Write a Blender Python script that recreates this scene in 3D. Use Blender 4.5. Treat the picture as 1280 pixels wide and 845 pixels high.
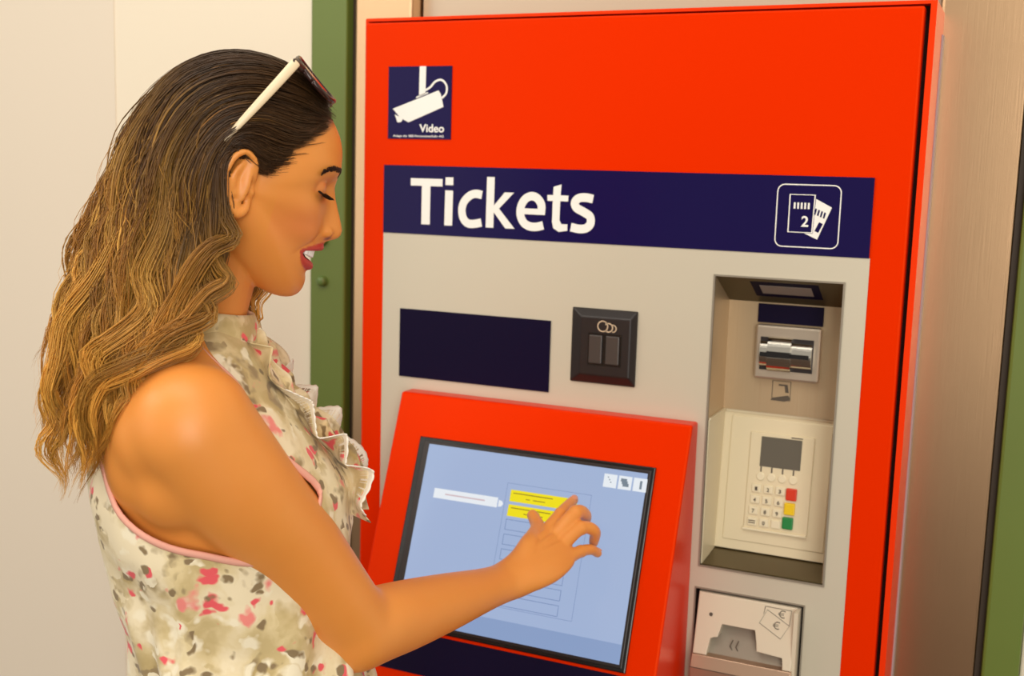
import bpy, bmesh, math, random
import numpy as np
from mathutils import Vector, Matrix
random.seed(7); rng = np.random.default_rng(11)
for o in list(bpy.data.objects): bpy.data.objects.remove(o)
S = bpy.context.scene; COL = S.collection
# ------------------------------------------------------------------ camera
cd = bpy.data.cameras.new('camera'); cam = bpy.data.objects.new('camera', cd); COL.objects.link(cam)
cd.sensor_fit = 'HORIZONTAL'; cd.sensor_width = 36.0; cd.lens = 1432.13/1280*36.0
cr = Vector((0.9108, 0.4118, 0.0292)); cdn = Vector((0.0840, -0.1157, -0.9897)); cf = Vector((-0.4042, 0.9039, -0.1399))
cf.normalize(); cr = (cr-cf*cr.dot(cf)).normalized(); cu = cr.cross(cf)
cam.matrix_world = Matrix(((cr.x, cu.x, -cf.x, 0.8702), (cr.y, cu.y, -cf.y, -1.4138), (cr.z, cu.z, -cf.z, 1.60), (0, 0, 0, 1)))
cd.clip_start = 0.02; cd.dof.use_dof = True; cd.dof.focus_distance = 1.14; cd.dof.aperture_fstop = 7.0
S.camera = cam
# ------------------------------------------------------------------ light of the place, plus added fill
wd = bpy.data.worlds.new('world'); S.world = wd; wd.use_nodes = True
bg = wd.node_tree.nodes['Background']; bg.inputs[0].default_value = (1.0, 0.93, 0.82, 1); bg.inputs[1].default_value = 0.46
def area(name, loc, aim, size, power, col, size_y=None):
    l = bpy.data.lights.new(name, 'AREA'); l.energy = power; l.color = col; l.size = size
    if size_y: l.shape = 'RECTANGLE'; l.size_y = size_y
    o = bpy.data.objects.new(name, l); COL.objects.link(o); o.location = loc
    o.rotation_euler = (Vector(aim)-Vector(loc)).to_track_quat('-Z', 'Y').to_euler(); return o
area('ceiling_lamp', (0.25, -1.25, 3.0), (0.3, -0.2, 1.3), 1.6, 14, (1.0, 0.93, 0.82), 0.7)
area('ceiling_lamp', (-1.6, -2.0, 3.0), (-0.3, -0.2, 1.3), 1.6, 22, (1.0, 0.93, 0.82), 0.9)
area('ceiling_lamp', (2.0, -2.6, 3.0), (0.3, 0.0, 1.2), 1.6, 16, (1.0, 0.93, 0.82), 0.9)
area('added_fill', (2.7, -4.6, 1.9), (0.1, -0.3, 1.4), 2.0, 110, (1.0, 0.95, 0.88), 2.6)  # added fill light, brightens the face from the right; no entrance stands there
area('added_fill', (-2.9, -4.6, 1.9), (-0.1, 0.0, 1.4), 1.6, 22, (1.0, 0.95, 0.88), 2.6)  # weaker added fill light, brightens the left steel trim
vs = S.view_settings; vs.view_transform = 'Standard'; vs.look = 'None'; vs.gamma = 1; vs.use_curve_mapping = False; vs.exposure = -0.06
# ------------------------------------------------------------------ helpers
def srgb(r, g, b):
    f = lambda c: c/12.92 if c <= 0.04045 else ((c+0.055)/1.055)**2.4
    return (f(r/255), f(g/255), f(b/255), 1.0)
def mat(name, col, rough=0.5, metal=0.0, bump=None, emit=None, strength=1.0, coat=0.0, vary=0.0, spec=None, aniso=0.0):
    m = bpy.data.materials.new(name); m.use_nodes = True; nt = m.node_tree; b = nt.nodes['Principled BSDF']
    b.inputs['Base Color'].default_value = col; b.inputs['Roughness'].default_value = rough; b.inputs['Metallic'].default_value = metal
    b.inputs['Coat Weight'].default_value = coat; b.inputs['Anisotropic'].default_value = aniso
    if spec is not None: b.inputs['Specular IOR Level'].default_value = spec
    tc = nt.nodes.new('ShaderNodeTexCoord')
    if vary:
        n = nt.nodes.new('ShaderNodeTexNoise'); n.inputs['Scale'].default_value = 9; n.inputs['Detail'].default_value = 6
        mx = nt.nodes.new('ShaderNodeMix'); mx.data_type = 'RGBA'
        mx.inputs[6].default_value = tuple(c*(1-vary) for c in col[:3])+(1,); mx.inputs[7].default_value = tuple(min(1, c*(1+vary)) for c in col[:3])+(1,)
        nt.links.new(tc.outputs['Object'], n.inputs['Vector']); nt.links.new(n.outputs['Fac'], mx.inputs[0]); nt.links.new(mx.outputs[2], b.inputs['Base Color'])
    if bump:
        sc, st, stretch = bump
        mp = nt.nodes.new('ShaderNodeMapping'); mp.inputs['Scale'].default_value = stretch
        n = nt.nodes.new('ShaderNodeTexNoise'); n.inputs['Scale'].default_value = sc; n.inputs['Detail'].default_value = 3
        bp = nt.nodes.new('ShaderNodeBump'); bp.inputs['Strength'].default_value = st; bp.inputs['Distance'].default_value = 0.002
        nt.links.new(tc.outputs['Object'], mp.inputs['Vector']); nt.links.new(mp.outputs['Vector'], n.inputs['Vector'])
        nt.links.new(n.outputs['Fac'], bp.inputs['Height']); nt.links.new(bp.outputs['Normal'], b.inputs['Normal'])
    if emit:
        b.inputs['Emission Color'].default_value = emit; b.inputs['Emission Strength'].default_value = strength
    return m
def brushed(name, col, rough, vert=True):
    return mat(name, col, rough, 1.0, bump=(160, 0.05, (6, 6, 0.06) if vert else (0.06, 6, 6)), vary=0.05)
M = {}
M['red'] = mat('red_powder_coat', (0.78, 0.026, 0.0, 1), 0.30, spec=0.16, bump=(260, 0.10, (1, 1, 1)))
M['red_side'] = mat('red_casing_paint', srgb(238, 52, 12), 0.38, bump=(260, 0.10, (1, 1, 1)))
for k_ in ('red', 'red_side'): M[k_].node_tree.nodes['Principled BSDF'].inputs['Specular Tint'].default_value = (1.0, 0.35, 0.08, 1)
M['silver'] = mat('light_grey_panel_paint', srgb(206, 197, 176), 0.42, 0.15, bump=(400, 0.04, (1, 1, 1)))
M['navy'] = mat('navy_enamel', srgb(27, 19, 70), 0.2, spec=0.10)
M['navy_dark'] = mat('dark_navy_plate', srgb(12, 2, 38), 0.55, spec=0.15)
M['white'] = mat('white_print', srgb(244, 240, 232), 0.5)
M['black'] = mat('black_plastic', srgb(36, 29, 28), 0.38)
M['blackgloss'] = mat('black_gloss_plastic', srgb(22, 20, 20), 0.22)
M['darkgrey'] = mat('dark_grey_plastic', srgb(70, 62, 58), 0.3)
M['gasket'] = mat('dark_gap_rubber', srgb(45, 22, 16), 0.8)
M['steel'] = brushed('brushed_steel', srgb(204, 168, 130), 0.30)
M['steel_in'] = mat('brushed_recess_steel', srgb(196, 172, 138), 0.42, 0.55, bump=(60, 0.1, (6, 6, 0.12)))
M['plate_steel'] = mat('satin_plate', srgb(205, 190, 170), 0.3, 0.7)
M['chrome'] = mat('polished_steel', srgb(225, 220, 208), 0.12, 1.0)
M['panel_back'] = mat('beige_back_panel', srgb(190, 178, 154), 0.4, 0.3)
M['beige'] = mat('beige_plastic', srgb(226, 212, 178), 0.42)
M['beige_l'] = mat('light_beige_key', srgb(232, 220, 188), 0.4)
M['bank'] = mat('pale_bank_unit', srgb(216, 203, 178), 0.4)
M['bank_metal'] = mat('brushed_tray_metal', srgb(190, 160, 135), 0.35, 0.7)
M['grey_slot'] = mat('grey_slot_liner', srgb(150, 140, 124), 0.45, 0.3)
M['green'] = mat('green_paint', srgb(100, 118, 46), 0.42, vary=0.06)
M['greendark'] = mat('green_bolt_paint', srgb(96, 120, 58), 0.4)
M['brown_edge'] = mat('dark_brown_sealant', srgb(58, 44, 30), 0.6)
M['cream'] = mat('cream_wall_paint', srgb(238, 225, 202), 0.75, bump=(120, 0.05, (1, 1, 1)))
M['cream2'] = mat('greyer_cream_wall', srgb(230, 216, 196), 0.75, bump=(120, 0.05, (1, 1, 1)))  # slightly greyer cream for the left stretch of wall
M['floor'] = mat('brown_stone_floor', srgb(66, 45, 29), 0.5, vary=0.18)
M['lcd'] = mat('grey_lcd', srgb(100, 94, 82), 0.25)
M['keyred'] = mat('red_key', srgb(214, 52, 16), 0.4)
M['keyyel'] = mat('yellow_key', srgb(238, 200, 10), 0.4)
M['keygrn'] = mat('green_key', srgb(30, 130, 62), 0.4)
M['ink'] = mat('dark_print', srgb(84, 74, 62), 0.5)
def screen_mat(name, c, s=0.92): return mat(name, (0.02, 0.02, 0.02, 1), 0.16, emit=c, strength=s, spec=0.35)
M['scr'] = screen_mat('screen_blue', srgb(166, 186, 222))
M['scr_bar'] = screen_mat('screen_bar_blue', srgb(140, 164, 206))
M['scr_panel'] = screen_mat('screen_panel_blue', srgb(172, 191, 225))
M['scr_line'] = screen_mat('screen_outline_blue', srgb(118, 140, 186))
M['scr_white'] = screen_mat('screen_white', srgb(240, 246, 252))
M['scr_yellow'] = screen_mat('screen_yellow', srgb(250, 232, 8))
M['scr_ink'] = screen_mat('screen_dark_print', srgb(150, 130, 30))
M['scr_pink'] = screen_mat('screen_pink_print', srgb(214, 190, 196))
M['scr_grey'] = screen_mat('screen_grey_print', srgb(120, 136, 150))

def link(name, me, m, parent=None, kind=None, smooth=False):
    o = bpy.data.objects.new(name, me); COL.objects.link(o)
    if m is not None and not me.materials: me.materials.append(m)
    if parent is not None: o.parent = parent
    if kind: o['kind'] = kind
    if smooth: me.polygons.foreach_set('use_smooth', [True]*len(me.polygons))
    return o
def mesh(name, v, f):
    me = bpy.data.meshes.new(name); me.from_pydata([tuple(map(float, p)) for p in v], [], f); me.update(); return me
def fin(name, bm, m, parent=None, kind=None, smooth=False):
    bmesh.ops.recalc_face_normals(bm, faces=bm.faces)
    me = bpy.data.meshes.new(name); bm.to_mesh(me); bm.free(); return link(name, me, m, parent, kind, smooth)
def bx(bm, x0, x1, y0, y1, z0, z1):
    vs_ = [bm.verts.new(p) for p in ((x0,y0,z0),(x1,y0,z0),(x1,y1,z0),(x0,y1,z0),(x0,y0,z1),(x1,y0,z1),(x1,y1,z1),(x0,y1,z1))]
    for f in ((0,3,2,1),(4,5,6,7),(0,1,5,4),(1,2,6,5),(2,3,7,6),(3,0,4,7)): bm.faces.new([vs_[i] for i in f])
def box(name, x0, x1, y0, y1, z0, z1, m, parent=None, bev=0.0, seg=2, kind=None):
    bm = bmesh.new(); bx(bm, x0, x1, y0, y1, z0, z1)
    if bev: bmesh.ops.bevel(bm, geom=bm.edges[:], offset=bev, segments=seg, profile=0.5, affect='EDGES')
    return fin(name, bm, m, parent, kind)
def prism(name, poly, y0, y1, m, parent=None, bev=0.0, kind=None):
    """polygon of (x,z) points extruded from y0 (front) to y1"""
    bm = bmesh.new(); n = len(poly)
    a = [bm.verts.new((p[0], y0, p[1])) for p in poly]; b = [bm.verts.new((p[0], y1, p[1])) for p in poly]
    bm.faces.new(a); bm.faces.new(b[::-1])
    for i in range(n): bm.faces.new((a[i], b[i], b[(i+1) % n], a[(i+1) % n]))
    if bev: bmesh.ops.bevel(bm, geom=[e for e in bm.edges if all(v.co.y == y0 for v in e.verts)], offset=bev, segments=2, profile=0.5, affect='EDGES')
    return fin(name, bm, m, parent, kind)
def rrect(x0, x1, z0, z1, r, n=5):
    out = []
    for cx, cz, a0 in ((x1-r, z1-r, 0), (x0+r, z1-r, 90), (x0+r, z0+r, 180), (x1-r, z0+r, 270)):
        for i in range(n+1):
            a = math.radians(a0+90*i/n); out.append((cx+r*math.cos(a), cz+r*math.sin(a)))
    return out
def plate(name, x0, x1, z0, z1, holes, y0, y1, m, parent=None, bev=0.0, kind=None):
    """flat plate with rectangular cut-outs"""
    xs = sorted({x0, x1, *[h[0] for h in holes], *[h[1] for h in holes]}); zs = sorted({z0, z1, *[h[2] for h in holes], *[h[3] for h in holes]})
    bm = bmesh.new(); V = {}
    def v(i, j, y):
        k = (i, j, y)
        if k not in V: V[k] = bm.verts.new((xs[i], y, zs[j]))
        return V[k]
    solid = lambda i, j: 0 <= i < len(xs)-1 and 0 <= j < len(zs)-1 and not any(h[0]-1e-7 <= xs[i] and xs[i+1] <= h[1]+1e-7 and h[2]-1e-7 <= zs[j] and zs[j+1] <= h[3]+1e-7 for h in holes)
    for i in range(len(xs)-1):
        for j in range(len(zs)-1):
            if not solid(i, j): continue
            bm.faces.new((v(i,j,y0), v(i+1,j,y0), v(i+1,j+1,y0), v(i,j+1,y0))); bm.faces.new((v(i,j,y1), v(i,j+1,y1), v(i+1,j+1,y1), v(i+1,j,y1)))
            if not solid(i-1, j): bm.faces.new((v(i,j,y0), v(i,j+1,y0), v(i,j+1,y1), v(i,j,y1)))
            if not solid(i+1, j): bm.faces.new((v(i+1,j,y0), v(i+1,j,y1), v(i+1,j+1,y1), v(i+1,j+1,y0)))
            if not solid(i, j-1): bm.faces.new((v(i,j,y0), v(i,j,y1), v(i+1,j,y1), v(i+1,j,y0)))
            if not solid(i, j+1): bm.faces.new((v(i,j+1,y0), v(i+1,j+1,y0), v(i+1,j+1,y1), v(i,j+1,y1)))
    if bev:
        bmesh.ops.recalc_face_normals(bm, faces=bm.faces)
        ed = [e for e in bm.edges if len(e.link_faces) == 2 and e.calc_face_angle(0) > 0.5]
        bmesh.ops.bevel(bm, geom=ed, offset=bev, segments=3, profile=0.5, affect='EDGES')
    return fin(name, bm, m, parent, kind)
def catmull(P, n):
    P = np.asarray(P, float); Q = np.vstack([2*P[0]-P[1], P, 2*P[-1]-P[-2]]); out = []
    for i in range(1, len(Q)-2):
        t = np.linspace(0, 1, n, endpoint=False)[:, None]; a, b, c, d = Q[i-1], Q[i], Q[i+1], Q[i+2]
        out.append(0.5*((2*b)+(-a+c)*t+(2*a-5*b+4*c-d)*t**2+(-a+3*b-3*c+d)*t**3))
    out.append(Q[-2][None]); return np.vstack(out)
def ribbon_line(name, pts, w, y0, y1, m, parent=None, closed=False):
    """drawn line of width w in the x,z plane"""
    P = np.asarray(pts, float); n = len(P)
    T = np.roll(P, -1, 0)-np.roll(P, 1, 0) if closed else np.gradient(P, axis=0)
    N = np.stack([-T[:, 1], T[:, 0]], 1); N /= np.linalg.norm(N, axis=1)[:, None]+1e-12
    A = P+N*w/2; B = P-N*w/2; v = []; f = []
    for i in range(n): v += [(A[i][0], y0, A[i][1]), (B[i][0], y0, B[i][1]), (A[i][0], y1, A[i][1]), (B[i][0], y1, B[i][1])]
    for i in range(n if closed else n-1):
        a = 4*i; b = 4*((i+1) % n); f += [(a, a+1, b+1, b), (a+2, b+2, b+3, a+3), (a, b, b+2, a+2), (a+1, a+3, b+3, b+1)]
    if not closed: f += [(0, 2, 3, 1), (4*n-4, 4*n-3, 4*n-1, 4*n-2)]
    bm = bmesh.new(); me = mesh(name, v, f); bm.from_mesh(me); bpy.data.meshes.remove(me); return fin(name, bm, m, parent)
def text(name, s, x, z, height, width, y, m, parent=None, fat=0.0, extrude=0.0003, rot=None, ref='H'):
    """lettering standing on baseline z, starting at x, scaled so that capital height and total width are met"""
    cu_ = bpy.data.curves.new(name, 'FONT'); cu_.body = s; cu_.size = 1.0; cu_.offset = fat; cu_.extrude = 0.02; cu_.resolution_u = 6
    o = bpy.data.objects.new(name, cu_); COL.objects.link(o); dg = bpy.context.evaluated_depsgraph_get()
    me = bpy.data.meshes.new_from_object(o.evaluated_get(dg)); bpy.data.objects.remove(o)
    c = np.array([v.co for v in me.vertices]); lo, hi = c.min(0), c.max(0)
    sx = width/(hi[0]-lo[0]); sz = height/0.70
    if ref == 'box': sz = height/(hi[1]-lo[1])
    for v in me.vertices:
        p = v.co.copy(); v.co = (x+(p.x-lo[0])*sx, y-(extrude if p.z > 0 else 0.0), z+(p.y-(lo[1] if ref == 'box' else 0))*sz)
    if rot:
        a, px, pz = rot
        for v in me.vertices:
            dx, dz = v.co.x-px, v.co.z-pz; v.co.x = px+dx*math.cos(a)-dz*math.sin(a); v.co.z = pz+dx*math.sin(a)+dz*math.cos(a)
    return link(name, me, m, parent)
def empty(name, loc, label=None, cat=None, rz=0.0):
    o = bpy.data.objects.new(name, None); COL.objects.link(o); o.location = loc; o.rotation_euler = (0, 0, rz); o.empty_display_size = 0.1
    if label: o['label'] = label; o['category'] = cat
    return o
# ------------------------------------------------------------------ the setting
box('floor', -8, 6, -5.5, 0.4, -0.05, 0.0, M['floor'], kind='structure')
WZ = 3.2
box('wall_back', -8.0, -0.172, 0.13, 0.30, 0, WZ, M['cream'], bev=0.003, kind='structure')
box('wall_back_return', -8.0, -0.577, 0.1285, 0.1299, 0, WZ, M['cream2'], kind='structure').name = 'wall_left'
box('wall_right', 0.905, 6.0, 0.13, 0.30, 0, WZ, M['cream'], bev=0.003, kind='structure')
box('trim_1', -0.093, 0.006, 0.12, 0.26, 0, WZ, M['steel'], bev=0.004, kind='structure')
box('trim_2', 0.748, 0.8515, 0.12, 0.26, 0, WZ, M['steel'], bev=0.004, kind='structure')
g1 = box('trim_3', -0.171, -0.106, 0.117, 0.26, 0, WZ, M['green'], bev=0.004, kind='structure')
g2 = box('trim_4', 0.860, 0.9045, 0.117, 0.26, 0, WZ, M['green'], bev=0.004, kind='structure')
box('trim_5', -0.1055, -0.0935, 0.135, 0.26, 0, WZ, M['brown_edge'], kind='structure')
box('trim_6', 0.852, 0.8595, 0.130, 0.26, 0, WZ, M['brown_edge'], kind='structure')
box('trim_7', 0.009, 0.745, 0.150, 0.24, 0, WZ, M['panel_back'], kind='structure')
def bolt_mesh(r, h):
    v = []; f = []; prof = [(r, 0), (r, h*0.45), (r*0.85, h*0.8), (r*0.45, h), (0.0001, h*1.02)]; n = 16
    for (pr_, ph) in prof:
        for i in range(n): a = 2*math.pi*i/n; v.append((pr_*math.cos(a), -ph, pr_*math.sin(a)))
    for k in range(len(prof)-1):
        for i in range(n): f.append((k*n+i, k*n+(i+1) % n, (k+1)*n+(i+1) % n, (k+1)*n+i))
    return mesh('bolt', v, f)
bme = bolt_mesh(0.0085, 0.010)
for par, xs, zs in ((g1, (-0.146,), (1.4265, 1.4915, 0.9, 0.835, 2.02, 2.085)),):
    for bxx in xs:
        for bz in zs:
            b_ = link('bolt', bme, M['greendark'], par, smooth=True); b_.location = (bxx, 0.117, bz)
# ------------------------------------------------------------------ ticket machine
T = empty('ticket_machine', (0.37, 0.06, 0.0), 'red ticket machine with silver front, navy Tickets banner and tilted touch screen', 'ticket machine')
TI = Matrix.Translation((-0.37, -0.06, 0.0))
_link = link
class P_: pass
def put(o):   # geometry is written in room coordinates: shift into the machine's own frame
    o.data.transform(TI); return o
REC = (0.5156, 0.6717, 1.1075, 1.4835); BNK = (0.5122, 0.6506, 0.80, 1.0757); RECD = (0.5126, 0.6747, 1.1045, 1.4865); BNKD = (0.5098, 0.6530, 0.7976, 1.0781); COIN = (0.334, 0.409, 1.339, 1.423)
# casing: top, sides, bottom, back as one folded shell around the door
bm = bmesh.new()
bx(bm, -0.0085, -0.003, 0.014, 0.149, 0.10, 1.8125); bx(bm, 0.7455, 0.7525, 0.006, 0.149, 0.10, 1.8125)
bx(bm, -0.003, 0.7455, 0.006, 0.149, 1.8085, 1.8125); bx(bm, -0.003, 0.7455, 0.014, 0.149, 0.10, 0.108); bx(bm, -0.003, 0.7455, 0.140, 0.149, 0.108, 1.8085)
put(fin('casing', bm, M['red_side'], T))
bm = bmesh.new(); bx(bm, -0.003, 0.7455, 0.026, 0.030, 0.108, 1.8085)
put(plate('door_seal', -0.0028, 0.7453, 0.1085, 1.808, [RECD, BNKD], 0.0235, 0.0275, M['gasket'], T)); bm.free()
put(box('weather_strip', 0.7525, 0.7545, 0.10, 0.148, 0.11, 1.785, mat('grey_sealant', srgb(176, 160, 160), 0.5), T))
put(plate('door', 0.0, 0.740, 0.115, 1.8055, [RECD, BNKD], 0.0, 0.0232, M['red'], T, bev=0.0025))
put(plate('front_panel', 0.0339, 0.7000, 0.60, 1.5156, [REC, BNK], -0.0012, -0.0001, M['silver'], T))
put(box('plinth', 0.02, 0.725, 0.02, 0.148, 0.0, 0.10, M['black'], T))
# banner
ban = put(box('banner', 0.0339, 0.6989, -0.0022, -0.0002, 1.5157, 1.6105, M['navy'], T))
YB = -0.0022
YL = YB-0.0004
LP = [  # humanist capitals and minuscules of the word Tickets, as plain outlines
 [(0.0776, 1.5931), (0.1274, 1.5931), (0.1274, 1.5829), (0.1087, 1.5829), (0.1087, 1.5298), (0.0953, 1.5298), (0.0953, 1.5829), (0.0776, 1.5829)],
 [(0.1321, 1.5958), (0.1440, 1.5958), (0.1440, 1.5852), (0.1321, 1.5852)], [(0.1319, 1.5778), (0.1440, 1.5778), (0.1436, 1.5298), (0.1315, 1.5298)],
 [(0.1953, 1.5979), (0.2067, 1.5979), (0.2065, 1.5598), (0.2221, 1.5780), (0.2358, 1.5780), (0.2142, 1.5560), (0.2380, 1.5298), (0.2243, 1.5298), (0.2065, 1.5508), (0.2065, 1.5298), (0.1949, 1.5298)],
 [(0.2928, 1.5876), (0.3040, 1.5910), (0.3030, 1.5767), (0.3141, 1.5767), (0.3139, 1.5690), (0.3028, 1.5690), (0.3027, 1.5439), (0.3055, 1.5389), (0.3140, 1.5393), (0.3143, 1.5307), (0.3022, 1.5287), (0.2942, 1.5332), (0.2921, 1.5414), (0.2922, 1.5690), (0.2846, 1.5690), (0.2843, 1.5767), (0.2926, 1.5767)]]
for pl in LP: put(prism('letter', pl, YL, YB, M['white'], ban))
LS = [[(0.1882, 1.5733), (0.1789, 1.5747), (0.1695, 1.5716), (0.1614, 1.5635), (0.1582, 1.5530), (0.1603, 1.5415), (0.1670, 1.5345), (0.1765, 1.5337), (0.1882, 1.5362)],
      [(0.2762, 1.5535), (0.2760, 1.5634), (0.2698, 1.5718), (0.2612, 1.5742), (0.2523, 1.5700), (0.2465, 1.5600), (0.2461, 1.5485), (0.2510, 1.5390), (0.2592, 1.5344), (0.2694, 1.5338), (0.2795, 1.5364)],
      [(0.3487, 1.5734), (0.3389, 1.5750), (0.3291, 1.5739), (0.3236, 1.5682), (0.3263, 1.5612), (0.3364, 1.5562), (0.3453, 1.5505), (0.3463, 1.5414), (0.3405, 1.5353), (0.3307, 1.5339), (0.3190, 1.5358)]]
for pl in LS: put(ribbon_line('letter', catmull(pl, 5), 0.0112, YL, YB, M['white'], ban))
put(box('letter', 0.2505, 0.2816, YL-0.0001, YB, 1.5500, 1.5578, M['white'], ban))
R = rrect(0.5868, 0.6619, 1.5250, 1.5999, 0.0085)
put(ribbon_line('pictogram_frame', R, 0.0013, YB-0.0003, YB, M['white'], ban, closed=True))
put(ribbon_line('ticket_outline', [(0.6020, 1.5880), (0.6317, 1.5880), (0.6305, 1.5428), (0.6020, 1.5428)], 0.0016, YB-0.0005, YB, M['white'], ban, closed=True))
put(prism('ticket_card', [(0.6330, 1.5835), (0.6522, 1.5738), (0.6373, 1.5350), (0.6215, 1.5418), (0.6316, 1.5418)], YB-0.0004, YB, M['white'], ban))
for i in range(5):
    put(box('ticket_bar', 0.6070+i*0.0042, 0.6092+i*0.0042, YB-0.0005, YB, 1.5710, 1.5785, M['white'], ban))
for i in range(4):
    x = 0.6330+i*0.0036; z = 1.5722-i*0.0014
    put(prism('ticket_bar', [(x, z), (x+0.002, z-0.0009), (x+0.0004, z-0.0078), (x-0.0014, z-0.007)], YB-0.0007, YB-0.0003, M['navy'], ban))
put(text('lettering', '2', 0.6172, 1.5500, 0.0125, 0.0085, YB, M['white'], ban, fat=0.02))
put(text('lettering', '1', 0.6355, 1.5440, 0.0115, 0.0050, YB-0.0004, M['navy'], ban, fat=0.02, rot=(math.radians(-24), 0.638, 1.549)))
# video sign
vid = put(box('video_sign', 0.0390, 0.1378, -0.0016, -0.0001, 1.6470, 1.7455, M['navy'], T)); YV = -0.0016
put(prism('camera_mount', [(0.0882, 1.7454), (0.0982, 1.7454), (0.0978, 1.7085), (0.0878, 1.7050)], YV-0.0003, YV, M['white'], vid))
put(prism('camera_clamp', [(0.0831, 1.7022), (0.0838, 1.7046), (0.1014, 1.7107), (0.1020, 1.7090)], YV-0.0003, YV, M['white'], vid))
put(prism('camera_body', [(0.0467, 1.6880), (0.1180, 1.7128), (0.1212, 1.7086), (0.1232, 1.7022), (0.1262, 1.6908), (0.0718, 1.6695), (0.0580, 1.6765)], YV-0.0004, YV, M['white'], vid))
put(prism('camera_lens', [(0.0499, 1.6802), (0.0562, 1.6776), (0.0628, 1.6738), (0.0603, 1.6699), (0.0543, 1.6694)], YV-0.0003, YV, M['white'], vid))
put(ribbon_line('camera_cable', catmull([(0.0977, 1.7130), (0.1055, 1.7175), (0.1125, 1.7245), (0.1224, 1.7268), (0.1300, 1.7195), (0.1300, 1.7095), (0.1235, 1.7025)], 6), 0.0028, YV-0.0003, YV, M['white'], vid))
put(text('lettering', 'Video', 0.0892, 1.6567, 0.0105, 0.0385, YV, M['white'], vid, fat=0.02))
put(text('small_lettering', 'Anlage der SBB Personenverkehr AG', 0.0474, 1.6496, 0.0030, 0.0798, YV, M['white'], vid, fat=0.01))
# dark blank plate
put(box('blank_plate', 0.0635, 0.2955, -0.0032, -0.0012, 1.3121, 1.4096, M['navy_dark'], T, bev=0.0005))
# coin slot: bevelled black bezel with shutter
def frustum(name, o, i, yo, yi, yb, m, parent):
    v = [(o[0], yb, o[2]), (o[1], yb, o[2]), (o[1], yb, o[3]), (o[0], yb, o[3]), (o[0], yo, o[2]), (o[1], yo, o[2]), (o[1], yo, o[3]), (o[0], yo, o[3]),
         (i[0], yi, i[2]), (i[1], yi, i[2]), (i[1], yi, i[3]), (i[0], yi, i[3])]
    f = [(0, 3, 2, 1), (0, 1, 5, 4), (1, 2, 6, 5), (2, 3, 7, 6), (3, 0, 4, 7), (4, 5, 9, 8), (5, 6, 10, 9), (6, 7, 11, 10), (7, 4, 8, 11), (8, 9, 10, 11)]
    bm = bmesh.new(); me = mesh(name, v, f); bm.from_mesh(me); bpy.data.meshes.remove(me)
    bmesh.ops.bevel(bm, geom=bm.edges[:], offset=0.0016, segments=3, profile=0.5, affect='EDGES'); return fin(name, bm, m, parent)
coin = put(frustum('coin_slot', (0.3262, 0.4168, 1.3314, 1.4309), (0.3425, 0.4105, 1.3440, 1.4205), -0.0035, -0.0125, -0.0012, M['black'], T))
put(box('shutter_recess', 0.3535, 0.3995, -0.0132, -0.0120, 1.3575, 1.4000, M['blackgloss'], coin))
put(box('shutter', 0.3555, 0.3735, -0.0162, -0.0130, 1.3600, 1.3975, M['darkgrey'], coin, bev=0.0012))
put(box('shutter', 0.3785, 0.3970, -0.0155, -0.0130, 1.3600, 1.3975, M['darkgrey'], coin, bev=0.0012))
copper = mat('copper_print', srgb(205, 180, 150), 0.4)
circ = lambda cx, cz, r, n=28, a0=0, a1=360: [(cx+r*math.cos(math.radians(a0+(a1-a0)*i/n)), cz+r*math.sin(math.radians(a0+(a1-a0)*i/n))) for i in range(n if a1-a0 == 360 else n+1)]
put(ribbon_line('coin_symbol', circ(0.3728, 1.4095, 0.0068), 0.0015, -0.0130, -0.0124, copper, coin, closed=True))
put(ribbon_line('coin_symbol', circ(0.3808, 1.4082, 0.0056, 24, -140, 140), 0.0015, -0.0130, -0.0124, copper, coin))
put(ribbon_line('coin_symbol', circ(0.3868, 1.4074, 0.0046, 20, -100, 100), 0.0013, -0.0130, -0.0124, copper, coin))
# card and keypad recess
x0, x1, z0, z1 = REC; YU = 0.080
bm = bmesh.new()
def quad(bm, *p): bm.faces.new([bm.verts.new(q) for q in p])
quad(bm, (x0, 0.001, z1), (x0, YU, 1.4467), (x0, YU, 1.3005), (x0, 0.001, 1.3005)); quad(bm, (x1, 0.001, z1), (x1, 0.001, 1.3005), (x1, YU, 1.3005), (x1, YU, 1.4467))
quad(bm, (x0, YU, 1.4467), (x1, YU, 1.4467), (x1, YU, 1.3005), (x0, YU, 1.3005))
bmesh.ops.remove_doubles(bm, verts=bm.verts, dist=1e-5); bmesh.ops.solidify(bm, geom=bm.faces[:], thickness=-0.002)
rec = put(fin('card_recess', bm, M['steel_in'], T))
prism_x = lambda name, prof, xa, xb, m, parent: put(extr_x(name, prof, xa, xb, m, parent))
def extr_x(name, prof, xa, xb, m, parent, bev=0.0):
    """(y,z) profile extruded along x"""
    bm = bmesh.new(); a = [bm.verts.new((xa, p[0], p[1])) for p in prof]; b = [bm.verts.new((xb, p[0], p[1])) for p in prof]; n = len(prof)
    bm.faces.new(a); bm.faces.new(b[::-1])
    for i in range(n): bm.faces.new((a[i], b[i], b[(i+1) % n], a[(i+1) % n]))
    if bev: bmesh.ops.bevel(bm, geom=bm.edges[:], offset=bev, segments=2, profile=0.5, affect='EDGES')
    return fin(name, bm, m, parent)
hood = prism_x('recess_hood', [(0.0015, z1), (YU, 1.4467), (YU+0.002, 1.4485), (0.002, z1+0.002)], x0, x1, mat('hood_steel_shaded', srgb(110, 98, 70), 0.4, 0.6), T)  # steel colour darkened to paint the dark floor mirrored in the down-facing hood
put(plate('recess_rim', x0-0.0022, x1+0.0022, z0-0.0022, z1+0.0022, [(x0, x1, z0, z1)], -0.0026, 0.0005, M['grey_slot'], T))
sl = (1.4467-z1)/(YU-0.0015)
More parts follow.
